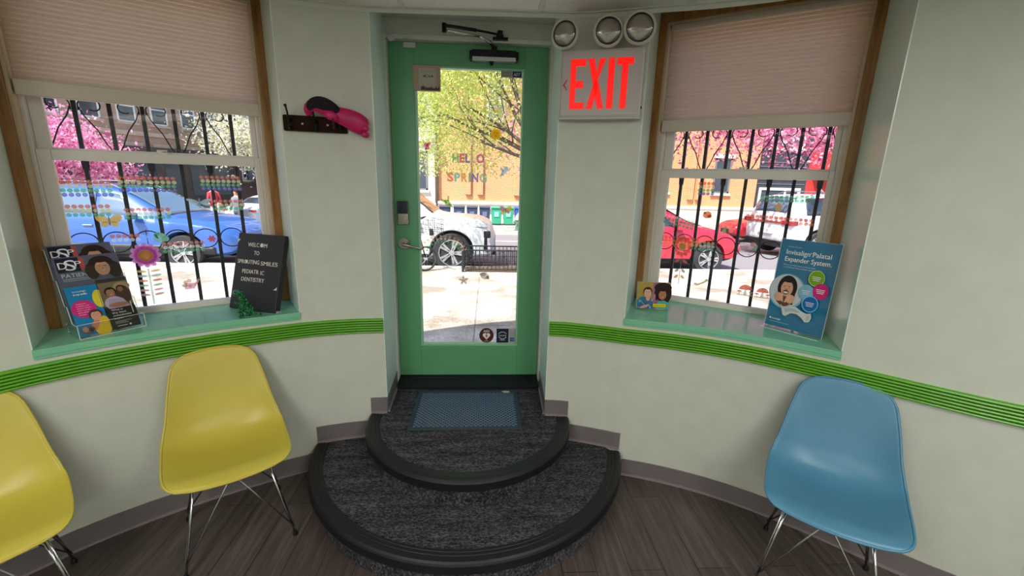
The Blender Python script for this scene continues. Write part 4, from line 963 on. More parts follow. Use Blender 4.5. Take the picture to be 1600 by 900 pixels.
sticker('aed_sticker', 'round dark brown AED sticker with a heart on the door glass', 'sticker', aed_fn)
def sq_fn(P):
    P.rect(.181, .582, .262, .682, '1b2433'); P.oval(.2215, .634, .030, .026, 'c9ced6').oval(.2215, .634, .026, .022, '1b2433'); P.rect(.190, .624, .253, .644, '1b2433'); P.text('SAFE', .2215, .628, .010, 'c9ced6', 'c', w=.050, bold=.02); P.oval(.2215, .602, .020, .004, '8d97a6')
sticker('security_sticker', 'dark navy square sticker with an oval badge on the door glass', 'sticker', sq_fn)
def bl_fn(P): P.rect(.2635, .582, .309, .682, 'a9a9a4'); P.rect(.272, .592, .300, .618, '1f4f9c'); P.text('OPEN', .286, .602, .006, 'd8e2f0', 'c', w=.022); P.rect(.272, .640, .300, .643, '8a8a88').rect(.272, .650, .296, .653, '8a8a88')
sticker('card_sticker', 'grey sticker with a small blue square at the door glass corner', 'sticker', bl_fn)
def adt_fn(P):
    P.rect(.182, 2.227, .305, 2.264, 'b2aca8'); P.text('THIS PREMISES IS', .187, 2.250, .007, '3a3a3e', w=.055, bold=.01).text('PROTECTED BY', .187, 2.235, .007, '3a3a3e', w=.055, bold=.01); P.rect(.250, 2.231, .301, 2.260, '1d2e62'); P.text('ADT', .2755, 2.237, .017, 'eef0f4', 'c', w=.040, bold=.02, shear=.2)
sticker('alarm_sticker', 'grey and blue ADT alarm sticker at the top of the door glass', 'sticker', adt_fn)
t = thing('taped_box', 'beige cardboard notice taped at the top left of the door glass', 'notice', (-.245, 0.0, 2.205))
MB().box(-.078, .078, -.004, .0195, -.070, .068).build('card', mat('card_tan', 'b99d84', .75), t, bevel=.004)
P = Print(); P.rect(-.045, -.060, .055, .050, 'b9b3a6'); P.oval(.000, .008, .022, .006, '6d675d').oval(.004, .008, .010, .004, 'b9b3a6').poly([(.02, .008), (.036, .016), (.036, .0)], '6d675d'); P.lines(-.03, .036, .07, 2, .002, .006, '9b958a')
random.seed(5)
for k in range(16): x = -.030 + .0065 * k; P.poly([(x - .006, -.066), (x + .007, -.066), (x + random.uniform(-.003, .003), -.050 + random.uniform(-.004, .012))], '5a4a3e')
P.build('paper_slip', t, Matrix(((1, 0, 0, 0), (0, 0, -1, -.0042), (0, 1, 0, 0), (0, 0, 0, 1))))

# ------------------------------------------------------------------ clings on the two windows
def wface(w):
    c, s_ = math.cos(w['ang']), math.sin(w['ang']); d = .0905; o = wp(w, 0, d)
    return Matrix(((c, 0, s_, o[0]), (s_, 0, -c, o[1]), (0, 1, 0, 0), (0, 0, 0, 1)))
FL, FR = wface(WL), wface(WR)
def flower(x, z, r, c1, c2, c3, n=12):
    def fn(P):
        for k in range(n): a = k * 2 * math.pi / n; P.oval(x + r * .68 * math.cos(a), z + r * .68 * math.sin(a), r * .36, r * .22, c1, rot=a)
        P.oval(x, z, r * .74, r * .74, c1)
        for k in range(n): a = k * 2 * math.pi / n; P.oval(x + r * .66 * math.cos(a), z + r * .66 * math.sin(a), r * .22, r * .10, c2, rot=a)
        P.oval(x, z, r * .52, r * .52, 'ecd9a8').oval(x, z, r * .45, r * .45, c3)
    return fn
def stemleaves(x, z0, z1, cols, dx=.0, w=.030):
    def fn(P):
        P.poly([(x - .004 + dx, z0), (x + .004 + dx, z0), (x + .004, z1), (x - .004, z1)], 'a8cdb4')
        for k, c in enumerate(cols):
            z = z1 - .012 - (z1 - z0) * .78 * k / len(cols)
            for d in (-1, 1): P.oval(x + dx * .5 + d * (w * .62 + .008), z, w * .62, .0062, c, rot=d * .12)
    return fn
def flower_big(P):
    stemleaves(.372, .985, 1.170, ['b59a3a', '7fa9a6', 'b85f3c', '5f9a4f', 'c07478', '9a6f68'], -.018 * 0, .032)(P); P.z += .0003; flower(.372, 1.238, .060, 'b455b0', 'e06aa0', 'c9a82c')(P)
sticker('flower_cling', 'tall purple flower cling with coloured leaves on the left window', 'window cling', flower_big, fr=FL, mt=CL)
sticker('butterfly_cling', 'orange butterfly cling on the left window', 'window cling', bfly(.262, 1.411, 1.25, 'e0a42c', 'd9952a'), fr=FL, mt=CL)
def frog(P): P.oval(.440, 1.322, .027, .024, '5db98a'); P.oval(.430, 1.342, .012, .008, '4aa878', rot=.5); P.oval(.462, 1.316, .012, .013, '74c79a'); P.oval(.425, 1.330, .005, .014, '2a4a38', rot=.5)
sticker('turtle_cling', 'rounded green turtle cling on the left window', 'window cling', frog, fr=FL, mt=CL)
sticker('flower_cling', 'small pink flower cling on the left window', 'window cling', flower(.653, 1.305, .020, 'cf5a86', 'b8436f', 'e08aa0', 6), fr=FL, mt=CL)
def can(P): P.poly([(.505, 1.045), (.548, 1.045), (.556, 1.075), (.510, 1.080)], 'e58fa6'); P.poly([(.552, 1.055), (.572, 1.088), (.566, 1.092), (.548, 1.068)], 'd97a92'); P.oval(.570, 1.092, .008, .005, '7a6a6a'); P.oval(.512, 1.084, .010, .010, 'd79a5a').oval(.528, 1.090, .010, .010, 'e9b0a0').oval(.508, 1.066, .012, .009, '8db58a').oval(.530, 1.062, .010, .010, 'f0b6c6')
sticker('watering_can_cling', 'pink watering can cling low on the left window', 'window cling', can, fr=FL, mt=CL)
def dfly(P):
    for d in (-1, 1): P.oval(.622 + d * .028, 1.502, .028, .009, '86b6bf', rot=d * .35); P.oval(.622 + d * .022, 1.488, .022, .008, '9cc6cc', rot=-d * .3)
    P.oval(.622, 1.492, .004, .026, '4f7f8c')
sticker('dragonfly_cling', 'pale teal dragonfly cling on the left window', 'window cling', dfly, fr=FL, mt=CL)
def flower_red(P):
    x = .240
    P.poly([(x - .002, 1.050), (x + .002, 1.050), (x + .002, 1.25), (x - .002, 1.25)], '6b6a50')
    for z, c in ((1.138, '567a58'), (1.100, 'b8803a')):
        for d in (-1, 1): P.oval(x + d * .018, z, .014, .008, c, rot=-d * .8)
    for d in (-1, 1): P.oval(x + d * .022, 1.196, .018, .008, 'c8402e', rot=-d * .6)
    for k in range(12): a = k * math.pi / 6; P.oval(x + .040 * math.cos(a), 1.285 + .048 * math.sin(a), .013, .011, 'd04a30' if k % 2 else 'c8382a', rot=a)
    P.oval(x, 1.285, .024, .026, 'd98c3a').oval(x, 1.285, .017, .018, '9caa6a').oval(x, 1.285, .008, .008, 'e0c060')
sticker('flower_cling', 'tall red flower cling with a thin stem on the right window', 'window cling', flower_red, fr=FR, mt=CL)
def worm(P):
    for k, (x, z) in enumerate(((.335, 1.070), (.345, 1.066), (.356, 1.070), (.367, 1.076), (.378, 1.082), (.388, 1.090))): P.oval(x, z, .009, .006, 'a8b05a' if k % 2 else 'c08a4a', rot=.5)
    P.oval(.396, 1.098, .009, .009, '93a04c')
sticker('caterpillar_cling', 'green and orange caterpillar cling on the right window', 'window cling', worm, fr=FR, mt=CL)
def mush(x, z, s):
    def fn(P):
        P.poly([(x - .008 * s, z - .030 * s), (x + .008 * s, z - .030 * s), (x + .006 * s, z), (x - .006 * s, z)], 'e2d3c0'); P.oval(x, z, .034 * s, .030 * s, 'c93a26', a0=0, a1=math.pi, n=18)
        for dx, dz in ((-.018, .008), (-.004, .018), (.012, .010), (.002, .006), (.022, .004)): P.oval(x + dx * s, z + dz * s, .004 * s, .0035 * s, 'f2e6de')
        for d in (-1, 1): P.oval(x + d * .030 * s, z - .014 * s, .012 * s, .009 * s, 'b8402e', a0=0, a1=math.pi, n=12); P.rect(x + d * .030 * s - .002, z - .030 * s, x + d * .030 * s + .002, z - .012 * s, 'd8c8b4')
        P.rect(x - .042 * s, z - .033 * s, x + .042 * s, z - .029 * s, '8a9a72')
    return fn
sticker('mushroom_cling', 'red spotted mushroom cling, the larger, low on the right window', 'window cling', mush(.605, 1.072, 1.0), fr=FR, mt=CL)
sticker('mushroom_cling', 'red spotted mushroom cling half behind the blue poster', 'window cling', mush(.690, 1.068, .9), fr=FR, mt=CL)
sticker('bird_cling', 'round orange bird cling on the right window', 'window cling', lambda P: (P.oval(.352, 1.480, .023, .020, 'c8502a', rot=.2), P.oval(.366, 1.472, .012, .010, 'b0431f'), P.oval(.338, 1.490, .007, .006, '9a3a1c')), fr=FR, mt=CL)
sticker('pear_cling', 'yellow brown pear cling on the right window', 'window cling', lambda P: (P.oval(.698, 1.536, .017, .020, 'd3a04a'), P.oval(.700, 1.554, .010, .012, 'dcb061')), fr=FR, mt=CL)
sticker('bug_cling', 'small green and red bug cling beside the blue poster', 'window cling', lambda P: (P.oval(.606, 1.335, .014, .009, 'c8604a', rot=.4), P.oval(.622, 1.322, .010, .010, '58a06a'), P.oval(.616, 1.306, .012, .007, '4f9a60', rot=-.4)), fr=FR, mt=CL)
sticker('chick_cling', 'small yellow green cling in the middle of the right window', 'window cling', lambda P: (P.oval(.452, 1.392, .011, .016, 'b5b45a'), P.oval(.457, 1.412, .008, .008, '8fae58')), fr=FR, mt=CL)
DOTC = ['e0523e', 'ece08a', '3fae6a', '4f55b8']
def dots(x0, z0, nx, ny, sl=0.0, cols=DOTC, dx=.0225, dz=.019):
    def fn(P):
        for j in range(ny):
            for i in range(nx):
                x = x0 + i * dx + (j % 2) * .003; z = z0 - j * dz + sl * i * dx; c = cols[j % len(cols)]
                P.oval(x, z, .0098, .0092, c, n=12); P.oval(x - .002, z + .002, .003, .003, 'f6efe6', n=8)  # small off-centre pale oval paints a highlight on each dot
    return fn
def dotset(fr, label, *a, **k): sticker('rainbow_dot_cling', label, 'window cling', dots(*a, **k), 'rainbow dot clings', fr=fr, mt=CLT)
dotset(FL, 'rainbow dot cling at the top left of the left window lower pane', .128, 1.590, 8, 4)
dotset(FL, 'rainbow dot cling in the top middle of the left window lower pane', .325, 1.612, 10, 4)
dotset(FL, 'rainbow dot cling at the top right of the left window lower pane', .645, 1.622, 8, 4)
dotset(FL, 'rainbow dot cling left of the orange butterfly cling', .130, 1.480, 7, 3, cols=DOTC)
dotset(FL, 'rainbow dot cling right of the orange butterfly cling', .330, 1.462, 8, 3, cols=DOTC)
dotset(FL, 'rainbow dot cling left of the purple flower cling', .262, 1.338, 5, 2, cols=['e0523e', 'f0ece0'])
dotset(FL, 'rainbow dot cling right of the purple flower cling', .450, 1.290, 8, 3, cols=['e06a5a', 'f0ece0', '3fae6a'])
dotset(FL, 'rainbow dot cling over the distant people on the left window', .690, 1.500, 6, 3)
dotset(FR, 'narrow rainbow dot cling high in the left half of the right window', .295, 1.655, 4, 4)
dotset(FR, 'rainbow dot cling at the left edge of the right window', .098, 1.470, 9, 3, cols=['f0ece0', '3fae6a', '3fae6a'], sl=-.2)
dotset(FR, 'red and orange dot cling behind the red flower cling', .092, 1.335, 11, 3, cols=['e0523e', 'ea7a3a', 'e8b04a'])
dotset(FR, 'rainbow dot cling right of the red flower cling', .290, 1.318, 6, 3, cols=['e8c05a', 'f0ece0', '3fae6a'])
dotset(FR, 'green dot cling high in the right half of the right window', .615, 1.592, 11, 2, cols=['3fae6a', '2f9a58'], sl=.02)
dotset(FR, 'red dot cling over the white car on the right window', .560, 1.488, 14, 2, cols=['e0523e', 'e06a4a'], sl=-.03)
sticker('rainbow_dot_cling', 'arched rainbow dot cling on the door glass over the car wheel', 'window cling', lambda P: [P.oval(-.165 + (.105 + .020 * j) * math.cos(a), 1.185 + (.075 + .018 * j) * math.sin(a), .008, .0065, ['3fae6a', 'ece08a', 'e07a4e'][j], rot=a, n=10) for j in range(3) for a in [math.pi * (.08 + .84 * k / 13) for k in range(14)]], 'rainbow dot clings', mt=CLT)

# ================================================================== the street outside
def gz(y):
    if y < .15: return .27
    if y < 5.9: return .27 - .05 * (y - .15) / 1.0 if False else .27 + (.05 - .27) * (y - .15) / 5.75
    if y < 17.5: return -.09 + (-.80 + .09) * (y - 5.9) / 11.6
    return -.66
side_m = mat('concrete_sidewalk', 'd6cfc4', .9); n_, l_, b_ = nodes(side_m); v = coords(side_m); f = noise(side_m, v, 34, 8, .85); v2 = coords(side_m, (1, 1, 1)); f2 = noise(side_m, v2, 1.3, 3)
c = ramp(side_m, f, [(.36, '9a9289'), (.47, 'c9c1b6'), (.62, 'e6e0d6')]); c2 = ramp(side_m, f2, [(.38, 'b9b2aa'), (.6, 'ffffff')]); mx = n_.new('ShaderNodeMix'); mx.data_type = 'RGBA'; mx.blend_type = 'MULTIPLY'; mx.inputs['Factor'].default_value = 1
l_.new(c, mx.inputs['A']); l_.new(c2, mx.inputs['B'])
bk = n_.new('ShaderNodeTexBrick'); bk.offset = 0; bk.inputs['Scale'].default_value = 1; bk.inputs['Brick Width'].default_value = 1.52; bk.inputs['Row Height'].default_value = 1.52; bk.inputs['Mortar Size'].default_value = .006
for q, cc in (('Color1', (1, 1, 1, 1)), ('Color2', (.95, .95, .95, 1)), ('Mortar', (.45, .43, .41, 1))): bk.inputs[q].default_value = cc
vv = coords(side_m); l_.new(vv, bk.inputs['Vector']); mx2 = n_.new('ShaderNodeMix'); mx2.data_type = 'RGBA'; mx2.blend_type = 'MULTIPLY'; mx2.inputs['Factor'].default_value = 1
l_.new(mx.outputs['Result'], mx2.inputs['A']); l_.new(bk.outputs['Color'], mx2.inputs['B']); l_.new(mx2.outputs['Result'], b_.inputs['Base Color']); bump(side_m, f, .2, .004)
asph_m = noisy('asphalt', '77767a', '8b8a8d', 60, .9, .3, detail=6)
curb_m = noisy('granite_curb', 'b5b0aa', 'c8c3bc', 50, .8, .1)
def slab(name, y0, y1, z0, z1, m_, x0=-45, x1=45, t=.25):
    m = MB(); vs = [(x0, y0, z0), (x1, y0, z0), (x1, y1, z1), (x0, y1, z1)]; m.add(vs + [(a, b, c - t) for a, b, c in vs], [(0, 1, 2, 3), (7, 6, 5, 4), (0, 4, 5, 1), (1, 5, 6, 2), (2, 6, 7, 3), (3, 7, 4, 0)])
    return tag(m.build(name, m_), kind='structure')
slab('sidewalk', -1.5, 5.75, .33, .055, side_m) if False else slab('sidewalk', .15, 5.75, .27, -.04, side_m)
slab('sidewalk', -8, .15, .27, .27, side_m, -45, -3.3); slab('sidewalk', -8, .15, .27, .27, side_m, 3.3, 45); 
m = MB(); m.prism([(-3.3, .15), (-3.3, -2.0), (-3.02, -2.0), (-2.36, -.95), wp(WL, 0, OUT + .01), wp(WL, .985, OUT + .01), (-.49, .152)], .05, .27); m.prism([(3.3, .15), (3.3, -1.0), (2.3, -.98), wp(WR, .985, OUT + .01), wp(WR, 0, OUT + .01), (.49, .152)], .05, .27)
tag(m.build('sidewalk', side_m), kind='structure')
slab('curb', 5.75, 5.92, -.04, -.045, curb_m); slab('road', 5.92, 17.5, -.13, -.80, asph_m, -60, 60); slab('curb', 17.5, 17.68, -.66, -.66, curb_m); slab('sidewalk', 17.68, 23.0, -.66, -.62, side_m, -60, 60)
slab('road', 23.0, 60, -.62, -.7, asph_m, -60, -12)
m = MB()
for y in (13.6,):
    z = -.13 + (-.80 + .13) * (y - 5.92) / 11.58 + .004
    for k in range(-8, 9): m.box(k * 5, k * 5 + 3.0, y, y + .1, z - .004, z + .002)
tag(m.build('lane_marking', mat('road_paint', 'e4e2dc', .8), struct('road_marking'))) if False else tag(m.build('road_marking', mat('road_paint', 'e4e2dc', .8)), kind='structure')

# ------------------------------------------------------------------ buildings
blue_glass = mat('window_glass_dark', '3c4654', .08, .0, spec=.9)
def facade_frame(o, ang, z): return Matrix.Translation((o[0], o[1], z)) @ Matrix.Rotation(ang, 4, 'Z')
def fwindow(parent, x, z, w, h, fm, lint=None, sash=True, depth=.12, shutter=None):
    """window in a facade whose outer face is the local plane y = 0, facing -y"""
    q = MB(); t = .09
    q.box(x - w / 2, x - w / 2 + t, -.04, depth, z, z + h); q.box(x + w / 2 - t, x + w / 2, -.04, depth, z, z + h); q.box(x - w / 2, x + w / 2, -.04, depth, z + h - t, z + h); q.box(x - w / 2, x + w / 2, -.04, depth, z, z + t)
    if sash: q.box(x - w / 2, x + w / 2, -.02, depth, z + h * .5 - .035, z + h * .5 + .035)
    o = q.build('window', fm, parent); MB().box(x - w / 2 + t, x + w / 2 - t, .0, .02, z + t, z + h - t).build('pane', blue_glass, o)
    if lint:
        MB().box(x - w / 2 - .12, x + w / 2 + .12, -.09, .02, z + h, z + h + .22).build('lintel', lint, parent); MB().box(x - w / 2 - .10, x + w / 2 + .10, -.12, .02, z - .14, z).build('sill', lint, parent)
    return o
def wall_holes(mb, L, H, holes, y0=0.0, y1=.4, ox=0.0):
    """wall slab with rectangular openings, cut in columns and rows"""
    xs = sorted({ox, ox + L} | {v for a, b, c, d in holes for v in (a, b)}); zs = sorted({0, H} | {v for a, b, c, d in holes for v in (c, d)})
    for i in range(len(xs) - 1):
        for j in range(len(zs) - 1):
            cx_ = (xs[i] + xs[i + 1]) / 2; cz_ = (zs[j] + zs[j + 1]) / 2
            if not any(a < cx_ < b and c < cz_ < d for a, b, c, d in holes): mb.box(xs[i], xs[i + 1], y0, y1, zs[j], zs[j + 1])
tan_m = brick_mat('tan_brick', 'cf9060', 'c48453', 'd8b48c'); lime_m = noisy('limestone', 'd8d2c4', 'cdc6b8', 4, .85); brown_m = noisy('brownstone', 'b59a86', 'a98d79', 3, .85)
dark_b = brick_mat('dark_red_brick', '6b4440', '5c3a38', '7d6863'); redp = noisy('red_shopfront_paint', 'c8342e', 'bb2f2a', 3, .5); wht_m = mat('white_sash_paint', 'e6e4de', .5)
greyf = mat('grey_sash_paint', '74757a', .5)
# tan brick hall straight across the street
t = thing('brick_building', 'tan brick building with pilasters across the street', 'building', (-2.6, 23.0, -.66))
L_, H_ = 18.8, 12.5; holes = []; wins = []
for k, x in enumerate((3.2, 5.6, 9.3, 12.9, 16.6)):
    for z in ((1.9, 5.6, 9.0) if k not in (0, 1) else (5.6, 9.0)):
        if k == 1: continue
        w_ = 1.0; wins.append((x, z, w_, 2.0)); holes.append((x - w_ / 2, x + w_ / 2, z, z + 2.0))
m = MB(); wall_holes(m, L_, H_, holes); m.box(0, L_, .4, 6.0, 0, H_) if False else None
m.build('wall', tan_m, t); MB().box(0, L_, 5.8, 6.0, 0, H_).build('rear_wall', tan_m, t); MB().box(0, .3, .4, 5.8, 0, H_).build('side_wall', tan_m, t); MB().box(L_ - .3, L_, .4, 5.8, 0, H_).build('side_wall', tan_m, t); MB().box(-.1, L_ + .1, -.1, 6.1, H_, H_ + .2).build('roof', lime_m, t)
for x, z, w_, h_ in wins: fwindow(t, x, z, w_, h_, greyf if z < 3 else wht_m, lime_m)
for x in (1.5, 2.2, 4.3, 4.9, 5.5, 6.1, 7.6, 11.0, 11.5, 14.6, 15.1): MB().box(x, x + .32, -.16, .02, 1.5, H_ - .6).build('pilaster', tan_m, t)
MB().box(-.05, L_, -.22, .01, 0, .95).build('stone_base', lime_m, t); MB().box(-.05, L_, -.26, .01, .95, 1.10).build('base_ledge', lime_m, t)
MB().box(2.6, 4.6, -.24, -.22, .42, .72).build('vent', mat('vent_grey', '8d8a88', .6), t); MB().box(0, L_, -.35, .01, H_ - .5, H_).build('cornice', lime_m, t)
# white limestone bay at its left
t = thing('stone_building', 'white limestone bay with tall windows left of the tan brick building', 'building', (-9.78, 22.6, -.66))
holes = []; wins = []
for x in (1.0, 2.8, 4.6, 6.15):
    for z in (1.7, 5.0, 8.4): wins.append((x, z, .9, 2.1)); holes.append((x - .45, x + .45, z, z + 2.1))
m = MB(); wall_holes(m, 7.0, 12.0, holes); m.build('wall', lime_m, t); MB().box(0, 7.0, .4, 6, 0, .3).build('foundation', lime_m, t); MB().box(0, 7, 5.7, 6, 0, 12).build('rear_wall', lime_m, t)
for x, z, w_, h_ in wins: fwindow(t, x, z, w_, h_, greyf, lime_m)
for z in (4.3, 7.7, 11.4): MB().box(-.1, 7.1, -.3, .01, z, z + .35).build('cornice', lime_m, t)
MB().box(-.05, 7.05, -.15, .01, 0, 1.0).build('stone_base', lime_m, t); MB().box(0, 7, 0, 6, 12.0, 12.2).build('roof', lime_m, t)
# shops on the right
t = thing('shop_building', 'dark shopfront with a white framed picture window past the tan building', 'building', (16.2, 23.2, -.66))
m = MB(); wall_holes(m, 3.2, 11, [(.3, 2.9, .8, 2.3), (.6, 1.4, 4.6, 6.4), (1.9, 2.7, 4.6, 6.4)]); m.build('wall', noisy('charcoal_render', '3b3e48', '33363f', 3, .7), t); MB().box(0, 3.2, 5.7, 6, 0, 11).build('rear_wall', dark_b, t)
for x in (1.0, 2.3): fwindow(t, x, 4.6, .8, 1.8, wht_m, lime_m)
q = MB(); q.box(.3, 2.9, -.05, .1, .8, .95); q.box(.3, 2.9, -.05, .1, 2.15, 2.3); q.box(.3, .45, -.05, .1, .95, 2.15); q.box(2.75, 2.9, -.05, .1, .95, 2.15); q.box(1.9, 2.0, -.05, .1, .95, 2.15); q = q.build('window', wht_m, t); MB().box(.45, 2.75, 0, .03, .95, 2.15).build('pane', blue_glass, q)
m = MB()
for k in range(6): m.box(.1, 3.1, -.03, .01, 2.5 + .25 * k, 2.54 + .25 * k)
m.build('cladding_ribs', greyf, t)
t = thing('red_shop_building', 'red shopfront building with a teal awning and a sign at the far right', 'building', (19.4, 23.2, -.66))
m = MB(); wall_holes(m, 7.0, 11, [(.8, 3.0, .6, 1.7), (3.8, 6.2, .6, 1.7), (1.2, 2.1, 5, 6.8), (4.2, 5.1, 5, 6.8)]); m.build('wall', redp, t); MB().box(0, 7, 5.7, 6, 0, 11).build('rear_wall', dark_b, t)
for x in (1.65, 4.65): fwindow(t, x, 5, .9, 1.8, wht_m, lime_m)
for x0 in (.8, 3.8):
    q = MB(); q.box(x0, x0 + 2.3, -.03, .1, .6, .7); q.box(x0, x0 + 2.3, -.03, .1, 1.6, 1.7); q = q.build('window', wht_m, t); MB().box(x0, x0 + 2.3, 0, .03, .7, 1.6).build('pane', blue_glass, q)
m = MB(); m.prism([(0, 2.9), (0, 3.4), (-.9, 2.95), (-.9, 2.85)], .3, 6.6, Matrix(((0, 0, 1, 0), (1, 0, 0, 0), (0, 1, 0, 0), (0, 0, 0, 1)))); m.build('awning', mat('teal_awning', '5fb0ac', .7), t)
P = Print(.002); P.rect(.6, 1.75, 4.4, 2.45, 'c8342e'); P.text('NAILS SPA', 1.0, 1.87, .42, 'f2e9e4', w=3.0, bold=.03)
P.build('signboard', t, Matrix(((1, 0, 0, 0), (0, 0, -1, -.02), (0, 1, 0, 0), (0, 0, 0, 1))))
MB().box(.55, 4.45, -.018, .0, 1.70, 2.5).build('sign_backing', redp, t)
# row houses on the side street seen through the left window
def row_house(name, label, p0, ang, L, H, m_, cols, floors, fm, lint, zb=-1.0):
    t = thing(name, label, 'building', (p0[0], p0[1], zb), ang); holes = []; wins = []
    for i in range(cols):
        x = L * (i + .5) / cols
        for z in floors:
            w_ = 1.05; wins.append((x, z, w_, 1.9)); holes.append((x - w_ / 2, x + w_ / 2, z, z + 1.9))
    m = MB(); wall_holes(m, L, H, holes); m.build('wall', m_, t)
    MB().box(0, L, 3.8, 4.0, 0, H).build('rear_wall', m_, t); MB().box(0, .3, .4, 3.8, 0, H).build('side_wall', m_, t); MB().box(L - .3, L, .4, 3.8, 0, H).build('side_wall', m_, t); MB().box(-.1, L + .1, -.1, 4.1, H, H + .2).build('roof', m_, t)
    for w in wins: fwindow(t, *w, fm, lint)
    for z in floors[1:]: MB().box(0, L, -.12, .01, z - .75, z - .5).build('string_course', lint, t)
    MB().box(0, L, -.45, .01, H - .7, H).build('cornice', lint, t)
    return t
DA = math.atan2(.94, .34)
def along(p, d): return (p[0] + math.cos(DA) * d, p[1] + math.sin(DA) * d)
P0 = (-23.6, 22.4); ANG = DA
# the facades face the street (to the right of their run), so local -y must point right: rotate by the run angle
row_house('brownstone_row', 'pale brownstone row houses with tall sash windows beyond the blue car', P0, ANG, 11.6, 15.0, brown_m, 6, (2.4, 5.7, 9.0, 12.2), wht_m, noisy('pale_trim_stone', 'c9b3a2', 'bda694', 4, .8), -1.1)
row_house('dark_brick_building', 'dark red brick building past the pale row houses', along(P0, 11.9), ANG, 9.5, 15.0, dark_b, 4, (2.2, 5.4, 8.6, 11.8), wht_m, noisy('brown_trim', '8b6f63', '7d6257', 4, .8), -1.1)
o_ = [x for x in bpy.data.objects if x.name.startswith('brownstone_row')][0]; m = MB(); m.box(4.2, 11.6, -.25, .0, 0, 4.3); m.build('shopfront_base', noisy('dark_shop_stone', '4f4543', '5b504d', 4, .8), o_)
for k in range(4): MB().box(4.7 + 1.75 * k, 5.9 + 1.75 * k, -.28, -.24, 1.2, 3.4).build('shop_window', blue_glass, o_)
MBx = MB(); MBx.prism([(0, 2.2), (0, 2.9), (-1.2, 2.3), (-1.2, 2.2)], .6, 3.6, Matrix(((0, 0, 1, 0), (1, 0, 0, 0), (0, 1, 0, 0), (0, 0, 0, 1))))
q = along(P0, 12.5); ao = MBx.build('shop_awning', mat('grey_awning', '6d7484', .7)); ao.location = (q[0] + .05, q[1] - .02, -.9); ao.rotation_euler = (0, 0, ANG); tag(ao, 'grey sloped shop awning on the dark brick building', 'awning')

